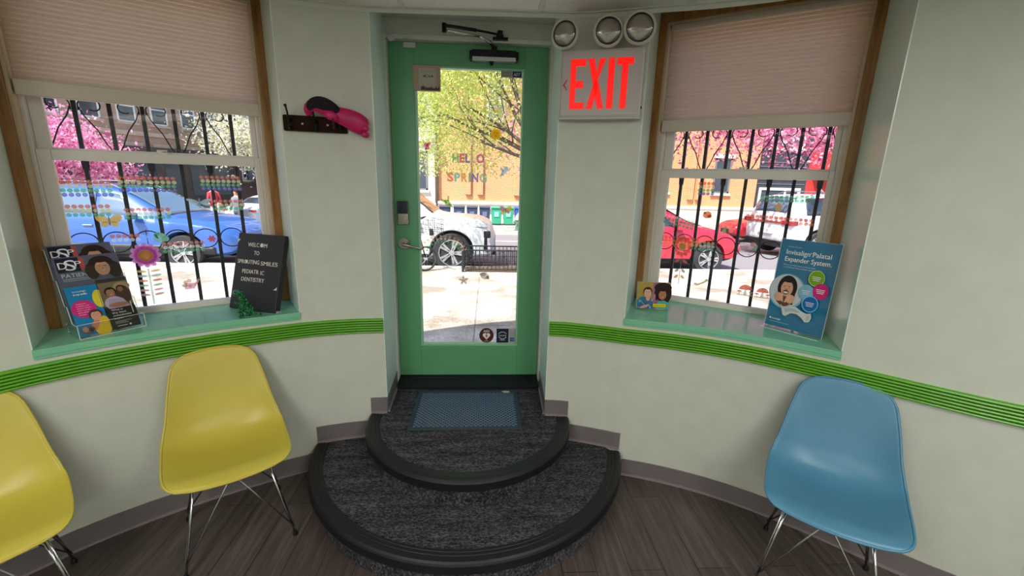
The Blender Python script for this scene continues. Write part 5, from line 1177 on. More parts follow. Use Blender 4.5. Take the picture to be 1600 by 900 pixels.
# ------------------------------------------------------------------ cars
tyre_m = noisy('tyre_rubber', '2b2b2e', '36363a', 40, .8); rim_m = mat('alloy_rim', 'b9bcc2', .25, .8); cglass = mat('car_glass', '2a333d', .05, .0, spec=1.0, coat=.5); cglass_l = mat('car_glass_light', '5a7186', .05, .0, spec=1.0, coat=.5)
head_m = mat('headlamp', 'dfe4ea', .08, .3, coat=1); tail_m = mat('tail_lamp', 'b3151a', .15, coat=1); dk = mat('car_black_trim', '1b1c1f', .5)
def paint(nm, c): return mat(nm, c, .45, .0, coat=.45 if nm.startswith('white') else .8, spec=.4)
def car(name, label, loc, rz, pm, tab, wheels, wr, Lc, half=.90, glass=cglass, opts=()):
    """body lofted along x; tab rows: x, floor, shoulder, roof, half width at shoulder, half width at roof"""
    o = thing(name, label, 'car', loc, rz)
    def sec(x):
        b, sh, rf, hs, hr = spline(tab, x)
        for wx in wheels:
            d = abs(x - wx); ra = wr + .055
            if d < ra: b = max(b, min(wr * .98 + math.sqrt(ra * ra - d * d), sh - .06))
        return b, sh, rf, hs, hr
    N = 110; xs = [tab[0][0] + (tab[-1][0] - tab[0][0]) * k / N for k in range(N + 1)]; rows = []
    def ring(x):
        b, sh, rf, hs, hr = sec(x); mid = b + (sh - b) * .55
        h = [(0, b), (hs * .86, b), (hs * .975, b + (sh - b) * .12), (hs * 1.0, mid), (hs * .99, sh - (sh - b) * .12), (hs * .955, sh)]
        g = rf - sh
        h += [(hs * .93 + (hr - hs * .93) * .25, sh + g * .25), (hs * .93 + (hr - hs * .93) * .60, sh + g * .60), (hs * .93 + (hr - hs * .93) * .90, sh + g * .90), (hr * .93, rf - g * .03 + .0), (hr * .6, rf + .012), (0, rf + .018)]
        return h
    for x in xs:
        h = ring(x); rows.append([(x, y, z) for y, z in h] + [(x, -y, z) for y, z in h[-2:0:-1]])
    m = MB(); m.grid([r + [r[0]] for r in rows]); n = len(rows[0]) ; m.f.append(tuple(range(n))); m.mi.append(0); k0 = N * (n + 1); m.f.append(tuple(range(k0, k0 + n))); m.mi.append(0)
    m.build('body', pm, o, smooth=True, auto=38)
    def side_pt(x, t, sgn, up=True, off=.008):
        b, sh, rf, hs, hr = spline(tab, x); g = rf - sh
        if up:
            y = hs * .93 + (hr - hs * .93) * t; z = sh + g * t; nrm = Vector((0, g, (hs - hr))).normalized(); return (x, sgn * (y + off * nrm.y), z + off * nrm.z)
        z = b + (sh - b) * t; f = [(0, .86), (.12, .975), (.55, 1.0), (.88, .99), (1, .955)]; w = f[-1][1]
        for (a, wa), (c, wc) in zip(f, f[1:]):
            if a <= t <= c: w = wa + (wc - wa) * (t - a) / (c - a)
        return (x, sgn * (hs * w + off), z)
    def side_patch(nm, m_, x0, x1, t0, t1, up=True, off=.008, nx=14, skew0=0, skew1=0, sides=(-1, 1), parent=None):
        for sg in sides:
            q = MB(); q.grid([[side_pt(x0 + skew0 * t + (x1 + skew1 * t - x0 - skew0 * t) * i / nx, t0 + (t1 - t0) * t, sg, up, off) for t in (0, .33, .66, 1)] for i in range(nx + 1)]); q.build(nm, m_, parent or o, smooth=True, solid=.004)
    def top_patch(nm, m_, x0, x1, wf, off=.012):
        rr = []
        for i in range(11):
            x = x0 + (x1 - x0) * i / 10; b, sh, rf, hs, hr = spline(tab, x); wd = hr * wf
            rr.append([(x, wd * s_, rf + off + .016 * (1 - abs(s_))) for s_ in (-1, -.8, -.4, 0, .4, .8, 1)])
        q = MB(); q.grid(rr); q.build(nm, m_, o, smooth=True, solid=.004)
    for wx in wheels:
        for sg in (-1, 1):
            yo = sg * (half - .105); q = Matrix.Translation((wx, yo, wr)) @ Matrix.Rotation(R(90) * (1 if sg < 0 else -1), 4, 'X')
            w = MB(); w.lathe([(wr * .62, -.10), (wr * .93, -.11), (wr, -.07), (wr, .07), (wr * .95, .108), (wr * .70, .105), (wr * .66, .08)], 40, q); wo = w.build('wheel', tyre_m, o, smooth=True, auto=40)
            w = MB(); w.lathe([(wr * .70, .095), (wr * .68, .110), (wr * .64, .108), (wr * .62, .07)], 40, q, cap=False); w.lathe([(.001, .105), (wr * .14, .108), (wr * .16, .09)], 20, q, cap=False)
            ns = 5
            for k in range(ns * 2):
                a = k * math.pi / ns + (.16 if k % 2 else -.16) + .3; c0, s0 = math.cos(a), math.sin(a); tt = wr * .045
                vs = [(c0 * r_ - s0 * e * tt * (1 + .6 * (r_ / wr)), s0 * r_ + c0 * e * tt * (1 + .6 * (r_ / wr)), h_) for r_ in (wr * .10, wr * .66) for e in (-1, 1) for h_ in (.075, .102)]
                w.add(vs, [(0, 1, 3, 2), (4, 6, 7, 5), (0, 4, 5, 1), (2, 3, 7, 6), (1, 5, 7, 3), (0, 2, 6, 4)], q)
            w.build('rim', rim_m, wo)
            w = MB(); w.cyl(q @ Vector((0, 0, -.02)), q @ Vector((0, 0, .05)), wr * .60, 28); w.build('brake_disc', mat('brake_dark', '2c2c30', .6, .3), wo)
        MB().box(wx - wr * 1.05, wx + wr * 1.05, -half + .22, half - .22, wr * .6, wr * 1.9).build('wheel_well', dk, o)
    for op in opts:
        k_, a = op[0], op[1:]
        if k_ == 'side': side_patch('side_window', glass, *a)
        elif k_ == 'top': top_patch(*a)
        elif k_ == 'patch': side_patch(*a)
        elif k_ == 'box':
            nm, m_, x0, x1, y0, y1, z0, z1 = a
            for sg in (-1, 1): MB().box(x0, x1, min(sg * y0, sg * y1), max(sg * y0, sg * y1), z0, z1).build(nm, m_, o, bevel=.015)
        elif k_ == 'cbox':
            nm, m_, x0, x1, y0, y1, z0, z1 = a; MB().box(x0, x1, y0, y1, z0, z1).build(nm, m_, o, bevel=.012)
        elif k_ == 'rail':
            x0, x1 = a
            for sg in (-1, 1):
                pts = []
                for i in range(9):
                    x = x0 + (x1 - x0) * i / 8; b, sh, rf, hs, hr = spline(tab, x); pts.append((x, sg * hr * .86, rf + (.075 if 0 < i < 8 else .012)))
                MB().tube(pts, .016, 8).build('roof_rail', mat('rail_silver', '8d9299', .3, .7), o)
        elif k_ == 'bar':
            x = a[0]; b, sh, rf, hs, hr = spline(tab, x); MB().box(x - .03, x + .03, -hr * .9, hr * .9, rf + .07, rf + .095).build('cross_bar', dk, o, bevel=.008)
    return o
def hub_z(y): return -.13 + (-.80 + .13) * (y - 5.92) / 11.58
# x (front is +x), floor, shoulder, roof, half shoulder, half roof
SUV = [(-2.30, .55, .80, .86, .74, .66), (-2.24, .38, .98, 1.30, .86, .62), (-2.05, .30, 1.06, 1.58, .91, .66), (-1.5, .28, 1.08, 1.66, .935, .68), (-.4, .28, 1.06, 1.68, .94, .69), (.35, .28, 1.04, 1.62, .94, .67), (.80, .28, 1.03, 1.34, .94, .68),
       (1.08, .28, 1.02, 1.13, .935, .74), (1.5, .28, 1.00, 1.08, .93, .76), (1.90, .28, .97, 1.05, .91, .75), (2.12, .30, .90, .99, .88, .70), (2.23, .34, .80, .90, .82, .64), (2.29, .44, .66, .74, .74, .56)]
WAG = [(-2.35, .50, .72, .80, .72, .64), (-2.30, .34, .90, 1.12, .84, .60), (-2.05, .26, .97, 1.40, .87, .62), (-1.4, .24, .98, 1.52, .90, .63), (-.3, .24, .97, 1.54, .90, .63), (.30, .24, .96, 1.46, .90, .61), (.85, .24, .94, 1.16, .90, .62), (1.18, .24, .92, .99, .89, .70), (1.6, .24, .88, .95, .88, .70), (2.0, .25, .80, .87, .85, .66), (2.25, .30, .70, .76, .78, .58), (2.36, .40, .60, .66, .70, .5)]
HAT = [(-2.0, .50, .74, .82, .70, .60), (-1.92, .34, .92, 1.20, .82, .58), (-1.5, .26, .96, 1.42, .86, .60), (-.6, .24, .95, 1.48, .88, .61), (.10, .24, .94, 1.42, .88, .60), (.75, .24, .92, 1.12, .88, .62), (1.10, .24, .89, .97, .87, .68), (1.5, .25, .84, .91, .85, .66), (1.85, .30, .74, .80, .80, .58), (2.02, .40, .60, .66, .70, .5)]
SED = [(-2.3, .45, .80, .86, .70, .62), (-2.1, .30, .94, .98, .82, .66), (-1.6, .26, .96, 1.04, .86, .66), (-1.0, .24, .96, 1.34, .88, .58), (-.4, .24, .95, 1.44, .89, .60), (.2, .24, .94, 1.42, .89, .60), (.8, .24, .92, 1.14, .89, .62), (1.15, .24, .90, .97, .88, .68), (1.7, .25, .84, .90, .86, .66), (2.1, .30, .74, .80, .80, .6), (2.28, .42, .60, .66, .70, .5)]
y = 6.95; car('parked_suv', 'white SUV parked at the curb seen through the door glass', (-2.0, y, hub_z(y)), 0, paint('white_car_paint', 'e9ebec'), SUV, (-1.42, 1.42), .39, 4.8, .935, opts=(
    ('side', -1.85, -.95, .10, .90, True, .008, 10), ('side', -.88, -.10, .10, .90), ('side', -.02, .55, .10, .88, True, .008, 10, .2, -.25), ('top', 'windshield', cglass, .40, 1.02, .95), ('top', 'rear_window', cglass, -2.22, -2.06, .9),
    ('cbox', 'grille', dk, 2.20, 2.305, -.50, .50, .46, .72), ('box', 'headlamp', dk, 2.06, 2.20, .82, .895, .70, .84), ('box', 'lamp_slot', dk, 2.07, 2.13, .84, .905, .44, .70), ('box', 'running_light', mat('drl', 'e6dcec', .2), 2.13, 2.20, .80, .890, .46, .70), ('box', 'lamp_strip', mat('seam_grey', '8f9296', .5), 1.86, 2.14, .86, .895, .90, .925), ('cbox', 'front_bumper', dk, 2.12, 2.31, -.66, .66, .32, .42),
    ('patch', 'door_line', dk, -.92, -.905, .10, 1.0, False, .003, 1), ('patch', 'door_line', dk, .72, .732, .10, 1.0, False, .003, 1), ('patch', 'sill_trim', dk, -.95, .95, .0, .10, False, .006), ('patch', 'side_vent', dk, .98, 1.06, .62, .80, False, .004, 2), ('box', 'mirror', paint('white_car_paint', 'e9ebec'), .55, .72, .95, 1.12, 1.06, 1.20), ('rail', -1.6, .1)))
y = 6.75; car('parked_wagon', 'blue wagon with roof rails parked beyond the left window', (-7.1, y, hub_z(y)), 0, paint('blue_car_paint', '2f5ca6'), WAG, (-1.38, 1.42), .33, 4.7, .90, glass=cglass_l, opts=(
    ('side', -1.95, -1.02, .10, .86, True, .008, 10, .2, 0), ('side', -.94, -.12, .10, .88), ('side', -.04, .68, .10, .84, True, .008, 10, 0, -.42), ('top', 'windshield', cglass_l, .36, 1.10, .95), ('box', 'headlamp', head_m, 1.92, 2.14, .66, .80, .60, .72), ('box', 'tail_lamp', tail_m, -2.34, -2.18, .66, .85, .74, .92),
    ('cbox', 'grille', dk, 2.26, 2.36, -.35, .35, .42, .60), ('patch', 'sill_trim', dk, -2.1, 2.0, .0, .34, False, .007, 60), ('patch', 'door_line', dk, -.98, -.968, .1, 1, False, .003, 1), ('patch', 'door_line', dk, .80, .812, .1, 1, False, .003, 1), ('rail', -1.7, .25), ('bar', -1.2), ('bar', -.1), ('box', 'mirror', paint('blue_car_paint', '2f63b8'), .58, .72, .9, 1.06, .96, 1.08), ('box', 'door_handle', rim_m, -.30, -.12, .885, .92, .82, .85)))  # sill trim drawn high, painting the lower body's dark reflection along with cladding
y = 7.0; car('parked_hatchback', 'red hatchback parked at the curb beyond the right window', (3.58, y, hub_z(y)), 0, paint('red_car_paint', 'c2203c'), HAT, (-1.22, 1.26), .32, 4.0, .875, glass=cglass, opts=(
    ('side', -1.55, -.62, .10, .86, True, .008, 10, .15, 0), ('side', -.54, .55, .10, .86, True, .008, 10, 0, -.42), ('top', 'windshield', cglass, .16, 1.0, .95), ('box', 'headlamp', head_m, 1.62, 1.84, .62, .78, .62, .74), ('cbox', 'grille', dk, 1.92, 2.03, -.35, .35, .40, .58),
    ('patch', 'sill_trim', dk, -1.8, 1.7, .0, .12, False, .007, 40), ('patch', 'door_line', dk, -.59, -.578, .1, 1, False, .003, 1), ('patch', 'door_line', dk, .70, .712, .1, 1, False, .003, 1), ('box', 'mirror', paint('red_car_paint', 'c2203c'), .45, .58, .86, 1.02, .94, 1.05)))
y = 10.4; ws = car('white_suv', 'white SUV with its rear and plate showing, in the lane', (11.1, y, hub_z(y)), R(7), paint('white_car_paint', 'e9ebec'), SUV, (-1.42, 1.47), .37, 4.8, .935, opts=(
    ('side', -1.85, -.95, .10, .90, True, .008, 10), ('side', -.88, -.10, .10, .90), ('side', -.02, .55, .10, .88, True, .008, 10, .2, -.25), ('top', 'rear_window', cglass_l, -2.26, -2.03, .95), ('box', 'tail_lamp', tail_m, -2.34, -2.12, .55, .90, .90, 1.02), ('cbox', 'light_bar', tail_m, -2.335, -2.2, -.55, .55, .93, .97),
    ('cbox', 'number_plate', mat('plate_white', 'cfd2d6', .4), -2.345, -2.30, -.26, .26, .62, .76), ('cbox', 'rear_bumper', dk, -2.34, -2.2, -.75, .75, .30, .46), ('patch', 'sill_trim', dk, -.95, .95, .0, .10, False, .006), ('rail', -1.6, .1), ('patch', 'door_line', dk, -.92, -.905, .10, 1.0, False, .003, 1)))
ws.scale = (1.08, 1.08, 1.10)
y = 15.9; car('parked_sedan', 'red sedan parked across the street beyond the right window', (12.9, y, hub_z(y)), R(180), paint('bright_red_paint', 'd02636'), SED, (-1.35, 1.38), .33, 4.6, .89, glass=cglass, opts=(
    ('side', -.95, -.15, .10, .88, True, .008, 10, .25, 0), ('side', -.07, .68, .10, .86, True, .008, 10, 0, -.42), ('top', 'windshield', cglass_l, .26, 1.08, .95), ('box', 'headlamp', head_m, 2.0, 2.2, .55, .74, .58, .70), ('cbox', 'grille', dk, 2.2, 2.3, -.3, .3, .40, .56), ('patch', 'sill_trim', dk, -1.9, 1.9, .0, .10, False, .006, 40)))
y = 13.0; car('blue_car', 'blue car with a roof rack passing behind the red hatchback', (5.6, y, hub_z(y) + .0), 0, paint('light_blue_paint', '4d6f9c'), WAG, (-1.38, 1.42), .33, 4.7, .90, glass=cglass_l, opts=(
    ('side', -1.95, -1.02, .10, .86, True, .008, 10, .2, 0), ('side', -.94, -.12, .10, .88), ('side', -.04, .68, .10, .84, True, .008, 10, 0, -.42), ('top', 'windshield', cglass_l, .36, 1.10, .95), ('rail', -1.7, .25), ('bar', -.9), ('box', 'headlamp', head_m, 1.92, 2.14, .66, .80, .60, .72)))
y = 19.0; car('parked_car', 'pale silver car far off beyond the blue wagon', (-9.9, y, -.70), R(75), paint('silver_paint', 'c9cdd2'), SED, (-1.35, 1.38), .33, 4.6, .89, glass=cglass, opts=(
    ('side', -.95, -.15, .10, .88, True, .008, 10, .25, 0), ('side', -.07, .68, .10, .86, True, .008, 10, 0, -.42), ('top', 'windshield', cglass, .26, 1.08, .95), ('top', 'rear_window', cglass, -1.5, -1.05, .95), ('box', 'tail_lamp', tail_m, -2.3, -2.1, .5, .78, .78, .88)))

# ------------------------------------------------------------------ bins, hydrant, fence, bicycle
def bin_(name, label, x, c, grp):
    t = thing(name, label, 'rubbish bin', (x, 20.6, -.64), 0, grp); m_ = mat('bin_' + c, {'navy': '2c3a55', 'green': '2f9a78', 'blue': '2c55ad'}[c], .55)
    m = MB(); a = [(-.24, -.26), (.24, -.26), (.24, .22), (-.24, .22)]; b = [(p * 1.18, q * 1.2) for p, q in a]
    m.add([(p, q, .06) for p, q in a] + [(p, q, .88) for p, q in b], [(3, 2, 1, 0), (4, 5, 6, 7), (0, 1, 5, 4), (1, 2, 6, 5), (2, 3, 7, 6), (3, 0, 4, 7)]); m.build('body', m_, t, bevel=.03)
    m = MB(); m.prism([(-.36, .88), (.34, .88), (.34, .93), (.0, .97), (-.34, .94)], -.30, .30, Matrix(((0, 0, 1, 0), (1, 0, 0, 0), (0, 1, 0, 0), (0, 0, 0, 1)))); m.build('lid', m_, t, bevel=.02)
    for s_ in (-.20, .20): MB().cyl((s_ - .03, .24, .10), (s_ + .03, .24, .10), .10, 18).build('wheel', tyre_m, t)
    MB().cyl((-.22, .34, .86), (.22, .34, .86), .016, 10).build('handle', m_, t); MB().box(-.12, .12, -.318, -.30, .45, .70).build('emblem', mat('bin_emblem_' + c, {'navy': '5d6b88', 'green': '7fd0b2', 'blue': '8fa9e0'}[c], .5), t)
for k, (x, c, lb) in enumerate(((-2.05, 'navy', 'navy wheeled bin at the left end of the bin row'), (-1.30, 'navy', 'navy wheeled bin, second from the left end of the bin row'), (-.62, 'navy', 'navy wheeled bin, third from the left end of the bin row'), (.04, 'navy', 'navy wheeled bin next to the first green bin'), (.66, 'green', 'green wheeled bin next to the navy bins'), (1.28, 'green', 'green wheeled bin next to the first blue bin'), (1.90, 'blue', 'blue wheeled bin next to the green bins'), (2.52, 'blue', 'blue wheeled bin at the right end of the bin row'))):
    bin_('wheeled_bin', lb, x, c, 'wheeled bins across the street')
t = thing('fire_hydrant', 'pale and green fire hydrant on the far sidewalk', 'fire hydrant', (1.62, 18.2, -.655))
m = MB(); m.lathe([(.17, 0), (.17, .04), (.11, .05), (.10, .45), (.13, .47), (.13, .50)], 20); m.build('barrel', mat('hydrant_green', '4f7d68', .5), t, smooth=True, auto=40)
m = MB(); m.lathe([(.13, .50), (.12, .62), (.08, .70), (.03, .74), (.03, .79)], 20); m.build('bonnet', mat('hydrant_pale', 'c3dbe0', .5), t, smooth=True, auto=40)
m = MB(); m.cyl((-.2, 0, .40), (.2, 0, .40), .055, 14); m.cyl((0, -.2, .36), (0, 0, .36), .07, 14); m.build('nozzles', mat('hydrant_green', '4f7d68', .5), t)
t = thing('tree_pit_fence', 'low black iron fence around the tree pit outside the door', 'fence', (.55, 5.42, .0))
def fence_run(p, q):
    a = Vector(p); b = Vector(q); L = (b - a).length; d = (b - a) / L; n = max(2, int(L / .075))
    for z in (.05, .40): MB().tube([(a.x, a.y, z), (b.x, b.y, z)], .014 if z > .3 else .009, 4).build('rail', iron_m, t)
    MB().tube([(a.x, a.y, .20), (b.x, b.y, .20)], .006, 4).build('rail', iron_m, t)
    for k in range(1, n): c = a + d * (L * k / n); MB().box(c.x - .006, c.x + .006, c.y - .006, c.y + .006, .05, .40).build('picket', iron_m, t)
    for k in range(2, n, 4):
        c = a + d * (L * k / n); m = MB(); m.tube([(c.x, c.y, .27), (c.x, c.y, .36)], [.012, .002], 6)
        for e in (-1, 1): m.tube([(c.x, c.y, .28), (c.x + d.x * e * .025, c.y + d.y * e * .025, .29), (c.x + d.x * e * .03, c.y + d.y * e * .03, .32)], .005, 5)
        m.build('finial', iron_m, t)
for c in ((-.86, -.27), (.95, -.27), (.95, .27), (-.86, .27)): MB().box(c[0] - .022, c[0] + .022, c[1] - .022, c[1] + .022, -.03, .42).build('post', iron_m, t)
fence_run((-.86, -.27), (.95, -.27)); fence_run((.95, -.27), (.95, .27)); fence_run((-.86, .27), (.95, .27)); fence_run((-.86, -.27), (-.86, .27))
o = MB().box(-.28, 1.47, 5.18, 5.66, -.06, -.005).build('tree_pit', noisy('soil', '5a4a38', '6f5d48', 30, .95, .5)); tag(o, 'soil bed inside the low iron fence', 'soil', kind='stuff')
t = thing('bicycle', 'bicycle with a wire basket parked outside the door', 'bicycle', (-1.36, 4.93, -.01), R(35))
bk_m = mat('bike_dark', '24262c', .4, .3)
for x in (-.46, .45):
    m = MB(); m.tube([(x + .215 * math.cos(a), 0, .235 + .215 * math.sin(a)) for a in [k * math.pi / 20 for k in range(40)]], .020, 8, closed=True); w = m.build('wheel', tyre_m, t, smooth=True)
    m = MB()
    for k in range(14): a = k * math.pi / 7; m.tube([(x, (-.02 if k % 2 else .02), .235), (x + .205 * math.cos(a), 0, .235 + .205 * math.sin(a))], .0022, 4)
    m.cyl((x, -.04, .235), (x, .04, .235), .022, 12); m.build('spokes', rim_m, w)
m = MB(); m.tube([(.45, 0, .235), (.36, 0, .60), (.36, 0, .86)], .014, 8); m.tube([(.38, 0, .56), (-.08, 0, .28), (-.20, 0, .80)], .016, 8); m.tube([(.37, 0, .78), (-.18, 0, .66)], .015, 8); m.tube([(-.08, 0, .28), (-.46, 0, .235), (-.16, 0, .70)], .010, 8); m.build('frame', bk_m, t, smooth=True)
m = MB(); m.tube([(.36, 0, .86), (.36, 0, .98)], .013, 8); m.tube([(.20, -.27, .97), (.34, -.25, 1.02), (.37, 0, .98), (.34, .25, 1.02), (.20, .27, .97)], .012, 8); m.build('handlebar', bk_m, t, smooth=True)
m = MB(); m.ell((-.22, 0, .83), (.13, .07, .03)); m.build('saddle', dk, t, smooth=True)
m = MB()
for k in range(9): m.tube([(.44 + .036 * k, -.16, .70), (.43 + .038 * k, -.17, .95)], .003, 4); m.tube([(.44 + .036 * k, .16, .70), (.43 + .038 * k, .17, .95)], .003, 4)
for z in (.70, .78, .86, .95): m.tube([(.43, -.165, z), (.74, -.165, z), (.74, .165, z), (.43, .165, z)], .004, 4, closed=True)
for k in range(8): m.tube([(.44, -.16 + .045 * k, .70), (.44, -.16 + .045 * k, .95)], .003, 4); m.tube([(.735, -.16 + .045 * k, .70), (.735, -.16 + .045 * k, .95)], .003, 4)
m.build('basket', bk_m, t)
m = MB(); m.cyl((-.08, -.05, .28), (-.08, .05, .28), .07, 18); m.tube([(-.08, .06, .32), (-.02, .06, .17)], .008, 6); m.tube([(-.08, -.06, .32), (-.14, -.06, .47)], .008, 6); m.box(-.05, .03, .06, .14, .16, .18); m.box(-.18, -.10, -.14, -.06, .46, .48); m.build('crank', rim_m, t)

# ------------------------------------------------------------------ people far off in the street
def person(label, loc, rz, coat, legs, hair, stride=.12, bag=False):
    o = thing('person', label, 'person', loc, rz)
    V = [(0, 0, .95), (0, 0, 1.12), (0, 0, 1.32), (0, .0, 1.46), (0, -.01, 1.54), (0, -.02, 1.63), (0, -.01, 1.73), (.09, 0, .90), (.10, -stride, .50), (.10, -stride * .7, .08), (.10, -stride - .10, .03), (-.09, 0, .90), (-.10, stride, .50), (-.10, stride * 1.7, .10), (-.10, stride * 1.3, .03),
         (.17, 0, 1.40), (.23, .06, 1.14), (.23, -.06, .92), (.23, -.09, .83), (-.17, 0, 1.40), (-.23, -.04, 1.14), (-.22, -.16, .94), (-.21, -.22, .88)]
    E_ = [(0, 1), (1, 2), (2, 3), (3, 4), (4, 5), (5, 6), (0, 7), (7, 8), (8, 9), (9, 10), (0, 11), (11, 12), (12, 13), (13, 14), (3, 15), (15, 16), (16, 17), (17, 18), (3, 19), (19, 20), (20, 21), (21, 22)]
    Rr = [.15, .14, .15, .10, .055, .085, .075, .095, .065, .042, .035, .095, .065, .042, .035, .065, .048, .036, .028, .065, .048, .036, .028]
    me = bpy.data.meshes.new('body'); me.from_pydata(V, E_, []); me.materials.append(mat('skin_tone', 'c9977a', .6)); b = bpy.data.objects.new('body', me); COL.objects.link(b); b.parent = o
    s_ = b.modifiers.new('skin', 'SKIN'); 
    for k, r_ in enumerate(Rr): me.skin_vertices[0].data[k].radius = (r_, r_ * (.8 if k < 4 else 1))
    me.skin_vertices[0].data[0].use_root = True
    q = b.modifiers.new('sub', 'SUBSURF'); q.levels = 1; q.render_levels = 1
    m = MB(); m.lathe([(.20, .78), (.19, .95), (.17, 1.10), (.19, 1.30), (.16, 1.44), (.07, 1.50)], 18, Matrix.Diagonal((1, .72, 1, 1))); m.build('coat', coat, o, smooth=True)
    m = MB(); m.tube([(.17, 0, 1.42), (.235, .06, 1.14), (.235, -.06, .93)], [.075, .062, .050], 10); m.tube([(-.17, 0, 1.42), (-.235, -.04, 1.14), (-.225, -.16, .95)], [.075, .062, .05], 10); m.build('sleeves', coat, o, smooth=True)
    m = MB(); m.tube([(.09, 0, .92), (.10, -stride, .50), (.10, -stride * .7, .10)], [.115, .085, .06], 10); m.tube([(-.09, 0, .92), (-.10, stride, .50), (-.10, stride * 1.7, .12)], [.115, .085, .06], 10); m.build('trousers', legs, o, smooth=True)
    m = MB(); m.ell((0, .015, 1.68), (.088, .10, .10), 14, 10); m.ell((0, .06, 1.58), (.075, .05, .10), 12, 8); m.build('hair', hair, o, smooth=True)
    m = MB(); m.ell((.10, -stride * .7 - .06, .035), (.045, .12, .04), 10, 8); m.ell((-.10, stride * 1.7 - .05, .045), (.045, .12, .04), 10, 8); m.build('shoes', dk, o, smooth=True)
    return o
person('person in a red coat walking in the distance past the blue wagon', (-13.1, 19.6, -.66), R(30), mat('coat_red', 'a8323f', .8), mat('jeans_light', 'b9b4b4', .8), mat('hair_pale', 'd9c7ac', .8))
person('person in a grey coat in the distance right of the red coat', (-10.3, 16.4, -.74), R(-20), mat('coat_grey', '6f7684', .8), mat('trousers_dark', '4a4248', .8), mat('hair_dark', '2c221e', .8), .06)

# ------------------------------------------------------------------ trees
def leaf_mesh(mb, p, s, rnd):
    a = Vector((rnd.gauss(0, 1), rnd.gauss(0, 1), rnd.gauss(0, 1))).normalized(); b = a.cross(Vector((rnd.gauss(0, 1), rnd.gauss(0, 1), rnd.gauss(0, 1)))).normalized(); w = s * .55
    mb.v += [tuple(p - a * s), tuple(p + b * w), tuple(p + a * s), tuple(p - b * w)]; k = len(mb.v) - 4; mb.f.append((k, k + 1, k + 2, k + 3)); mb.mi.append(rnd.choice((0, 0, 0, 1, 1, 2)) if mb.cur >= 0 else 0)
def leafmat(nm, c):
    if nm in _M: return _M[nm]
    m = bpy.data.materials.new(nm); m.use_nodes = True; nt = m.node_tree; n = nt.nodes; l = nt.links; n.clear(); d = n.new('ShaderNodeBsdfDiffuse'); t_ = n.new('ShaderNodeBsdfTranslucent'); d.inputs[0].default_value = (*srgb(c), 1); t_.inputs[0].default_value = (*srgb(c), 1)
    mx = n.new('ShaderNodeMixShader'); mx.inputs[0].default_value = .5; o = n.new('ShaderNodeOutputMaterial'); l.new(d.outputs[0], mx.inputs[1]); l.new(t_.outputs[0], mx.inputs[2]); l.new(mx.outputs[0], o.inputs[0]); _M[nm] = m; return m
bark_m = noisy('bark', '5a4c42', '6d5f53', 12, .9, .5, stretch=(3, 3, 1))
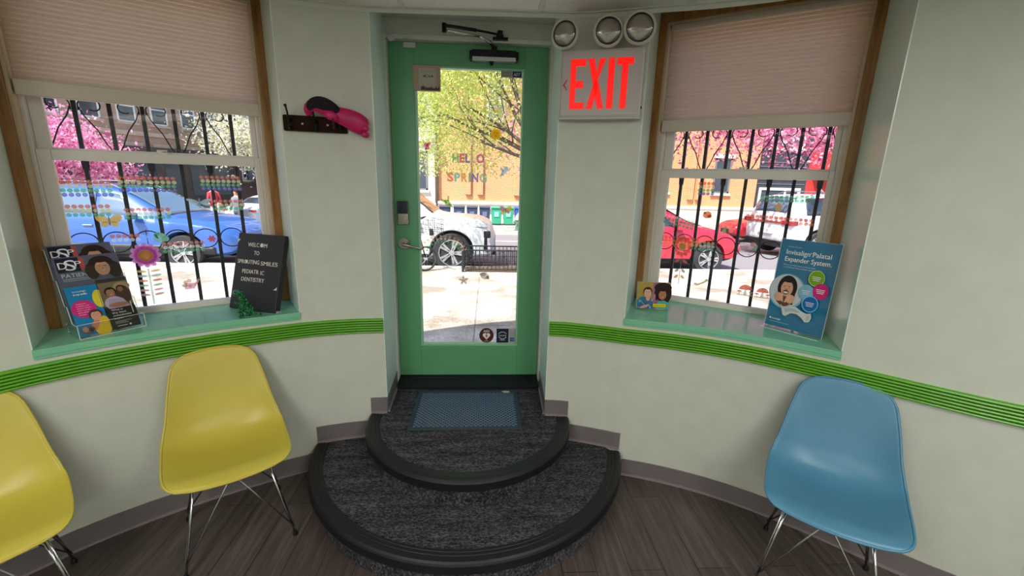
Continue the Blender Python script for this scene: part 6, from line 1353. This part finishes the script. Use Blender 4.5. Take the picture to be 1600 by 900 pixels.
def tree(label, loc, trunk_h, cols, nleaf, lsize, seed, spread, up, r0=.16, depth=5, aim=None, nstems=4, zmin=None, zmax=99, ballr=.35, xmin=-99, trunk_r=None, mainb=None):
    rnd = random.Random(seed); o = thing('street_tree', label, 'tree', loc); tips = []; bm_ = MB()
    def grow(p, d, L, r, dep):
        pts = [p]; rs = [r]; q = p.copy(); dd = d.copy()
        for k in range(4):
            dd = (dd + Vector((rnd.gauss(0, .13), rnd.gauss(0, .13), rnd.gauss(0, .10) + (.02 if dep > 2 else -.01)))).normalized(); q = q + dd * L / 4
            if zmin is not None and q.z < zmin: q.z = zmin + rnd.random() * .15; dd.z = abs(dd.z) * .3
            if q.z > zmax: q.z = zmax - rnd.random() * .2; dd.z = -abs(dd.z) * .3
            pts.append(q.copy()); rs.append(r * (1 - .13 * (k + 1)))
            if dep <= 3: tips.append((q.copy(), dep))
        bm_.tube(pts, rs, 6 if dep > 2 else 4, cap=False)
        if dep > 0:
            for k in range(3 if dep > 1 else 2):
                e = (dd + Vector((rnd.gauss(0, spread), rnd.gauss(0, spread), rnd.gauss(up, .3)))).normalized(); grow(pts[rnd.choice((2, 3, 4))], e, L * rnd.uniform(.62, .85), rs[-1] * .72, dep - 1)
    base = Vector((0, 0, trunk_h)); tr = MB(); R0 = trunk_r or r0; tr.tube([(0, 0, -.05), (.01, 0, .12), (.02, .01, trunk_h * .5), tuple(base)], [R0 * 1.5, R0 * 1.1, R0, R0 * .9], 14, cap=False); tr.build('trunk', bark_m, o, smooth=True)
    if mainb:
        for dv, L in mainb: grow(base, Vector(dv).normalized(), L, r0 * .55, depth - 1)
    for k in range(nstems):
        a = k * 2 * math.pi / nstems + rnd.random(); grow(base, Vector((math.cos(a) * .8, math.sin(a) * .8, .75)), trunk_h * .7 if aim is None else aim, r0 * .6, depth - 1)
    bm_.build('branches', bark_m, o, smooth=True)
    lm = MB(); lm.cur = 0
    for k in range(nleaf):
        p, dep = tips[rnd.randrange(len(tips))]; g = Vector((rnd.gauss(0, 1), rnd.gauss(0, 1), rnd.gauss(0, 1))) * ballr * .55; q = p + g
        if q.x < xmin or zmin is not None and (q.z < zmin or q.z > zmax): continue
        leaf_mesh(lm, q, lsize * rnd.uniform(.6, 1.3), rnd)
    lm.keep = True; f_ = lm.build('foliage', [leafmat(c, c) for c in cols], o); return o
PINK = ('e79bc0', 'f2bfd6', 'c9608f'); GREEN = ('cbd672', 'e2eaa0', 'a8bf5c'); WHITE = ('eae6da', 'd8d6b8', 'b9bf86')
tree('green leaved street tree with branches across the door glass', (1.2, 5.42, -.03), 2.0, GREEN, 95000, .026, 12, .42, .10, .075, 6, aim=1.5, nstems=1, zmin=1.72, zmax=4.9, ballr=.95, xmin=-3.2, trunk_r=.11, mainb=(((-1.0, -.12, .95), 1.7), ((-.8, .35, 1.2), 2.0), ((-.6, -.3, 1.3), 2.0), ((-1.0, .15, .45), 1.5), ((-1.0, .0, .7), 2.0), ((-.45, -.1, .8), 1.5), ((-.3, .2, 1.0), 1.9), ((-.9, -.2, .25), 1.3)))
tree('low pink blossoming cherry tree beyond the left window', (-15.3, 14.2, -.6), 1.6, PINK, 16000, .075, 21, .55, -.1, .12, 5, aim=1.15, nstems=6, zmin=1.7, zmax=5.0, ballr=.8)
tree('pink blossoming cherry tree filling the left of the right window', (4.7, 11.5, -.45), 2.7, PINK, 30000, .075, 31, .50, .0, .13, 5, aim=2.3, nstems=7, zmin=2.35, zmax=6.3, ballr=1.3)
tree('pink blossoming cherry tree at the far right of the right window', (13.9, 13.0, -.5), 2.7, PINK, 34000, .08, 41, .50, .0, .14, 5, aim=2.3, nstems=7, zmin=2.45, zmax=6.6, ballr=1.4)
tree('white blossoming tree at the right edge of the left window view', (-15.2, 29.5, -1.0), 2.4, WHITE, 9000, .11, 51, .5, .15, .16, 5, aim=2.2, nstems=6, zmin=1.6, ballr=1.2)
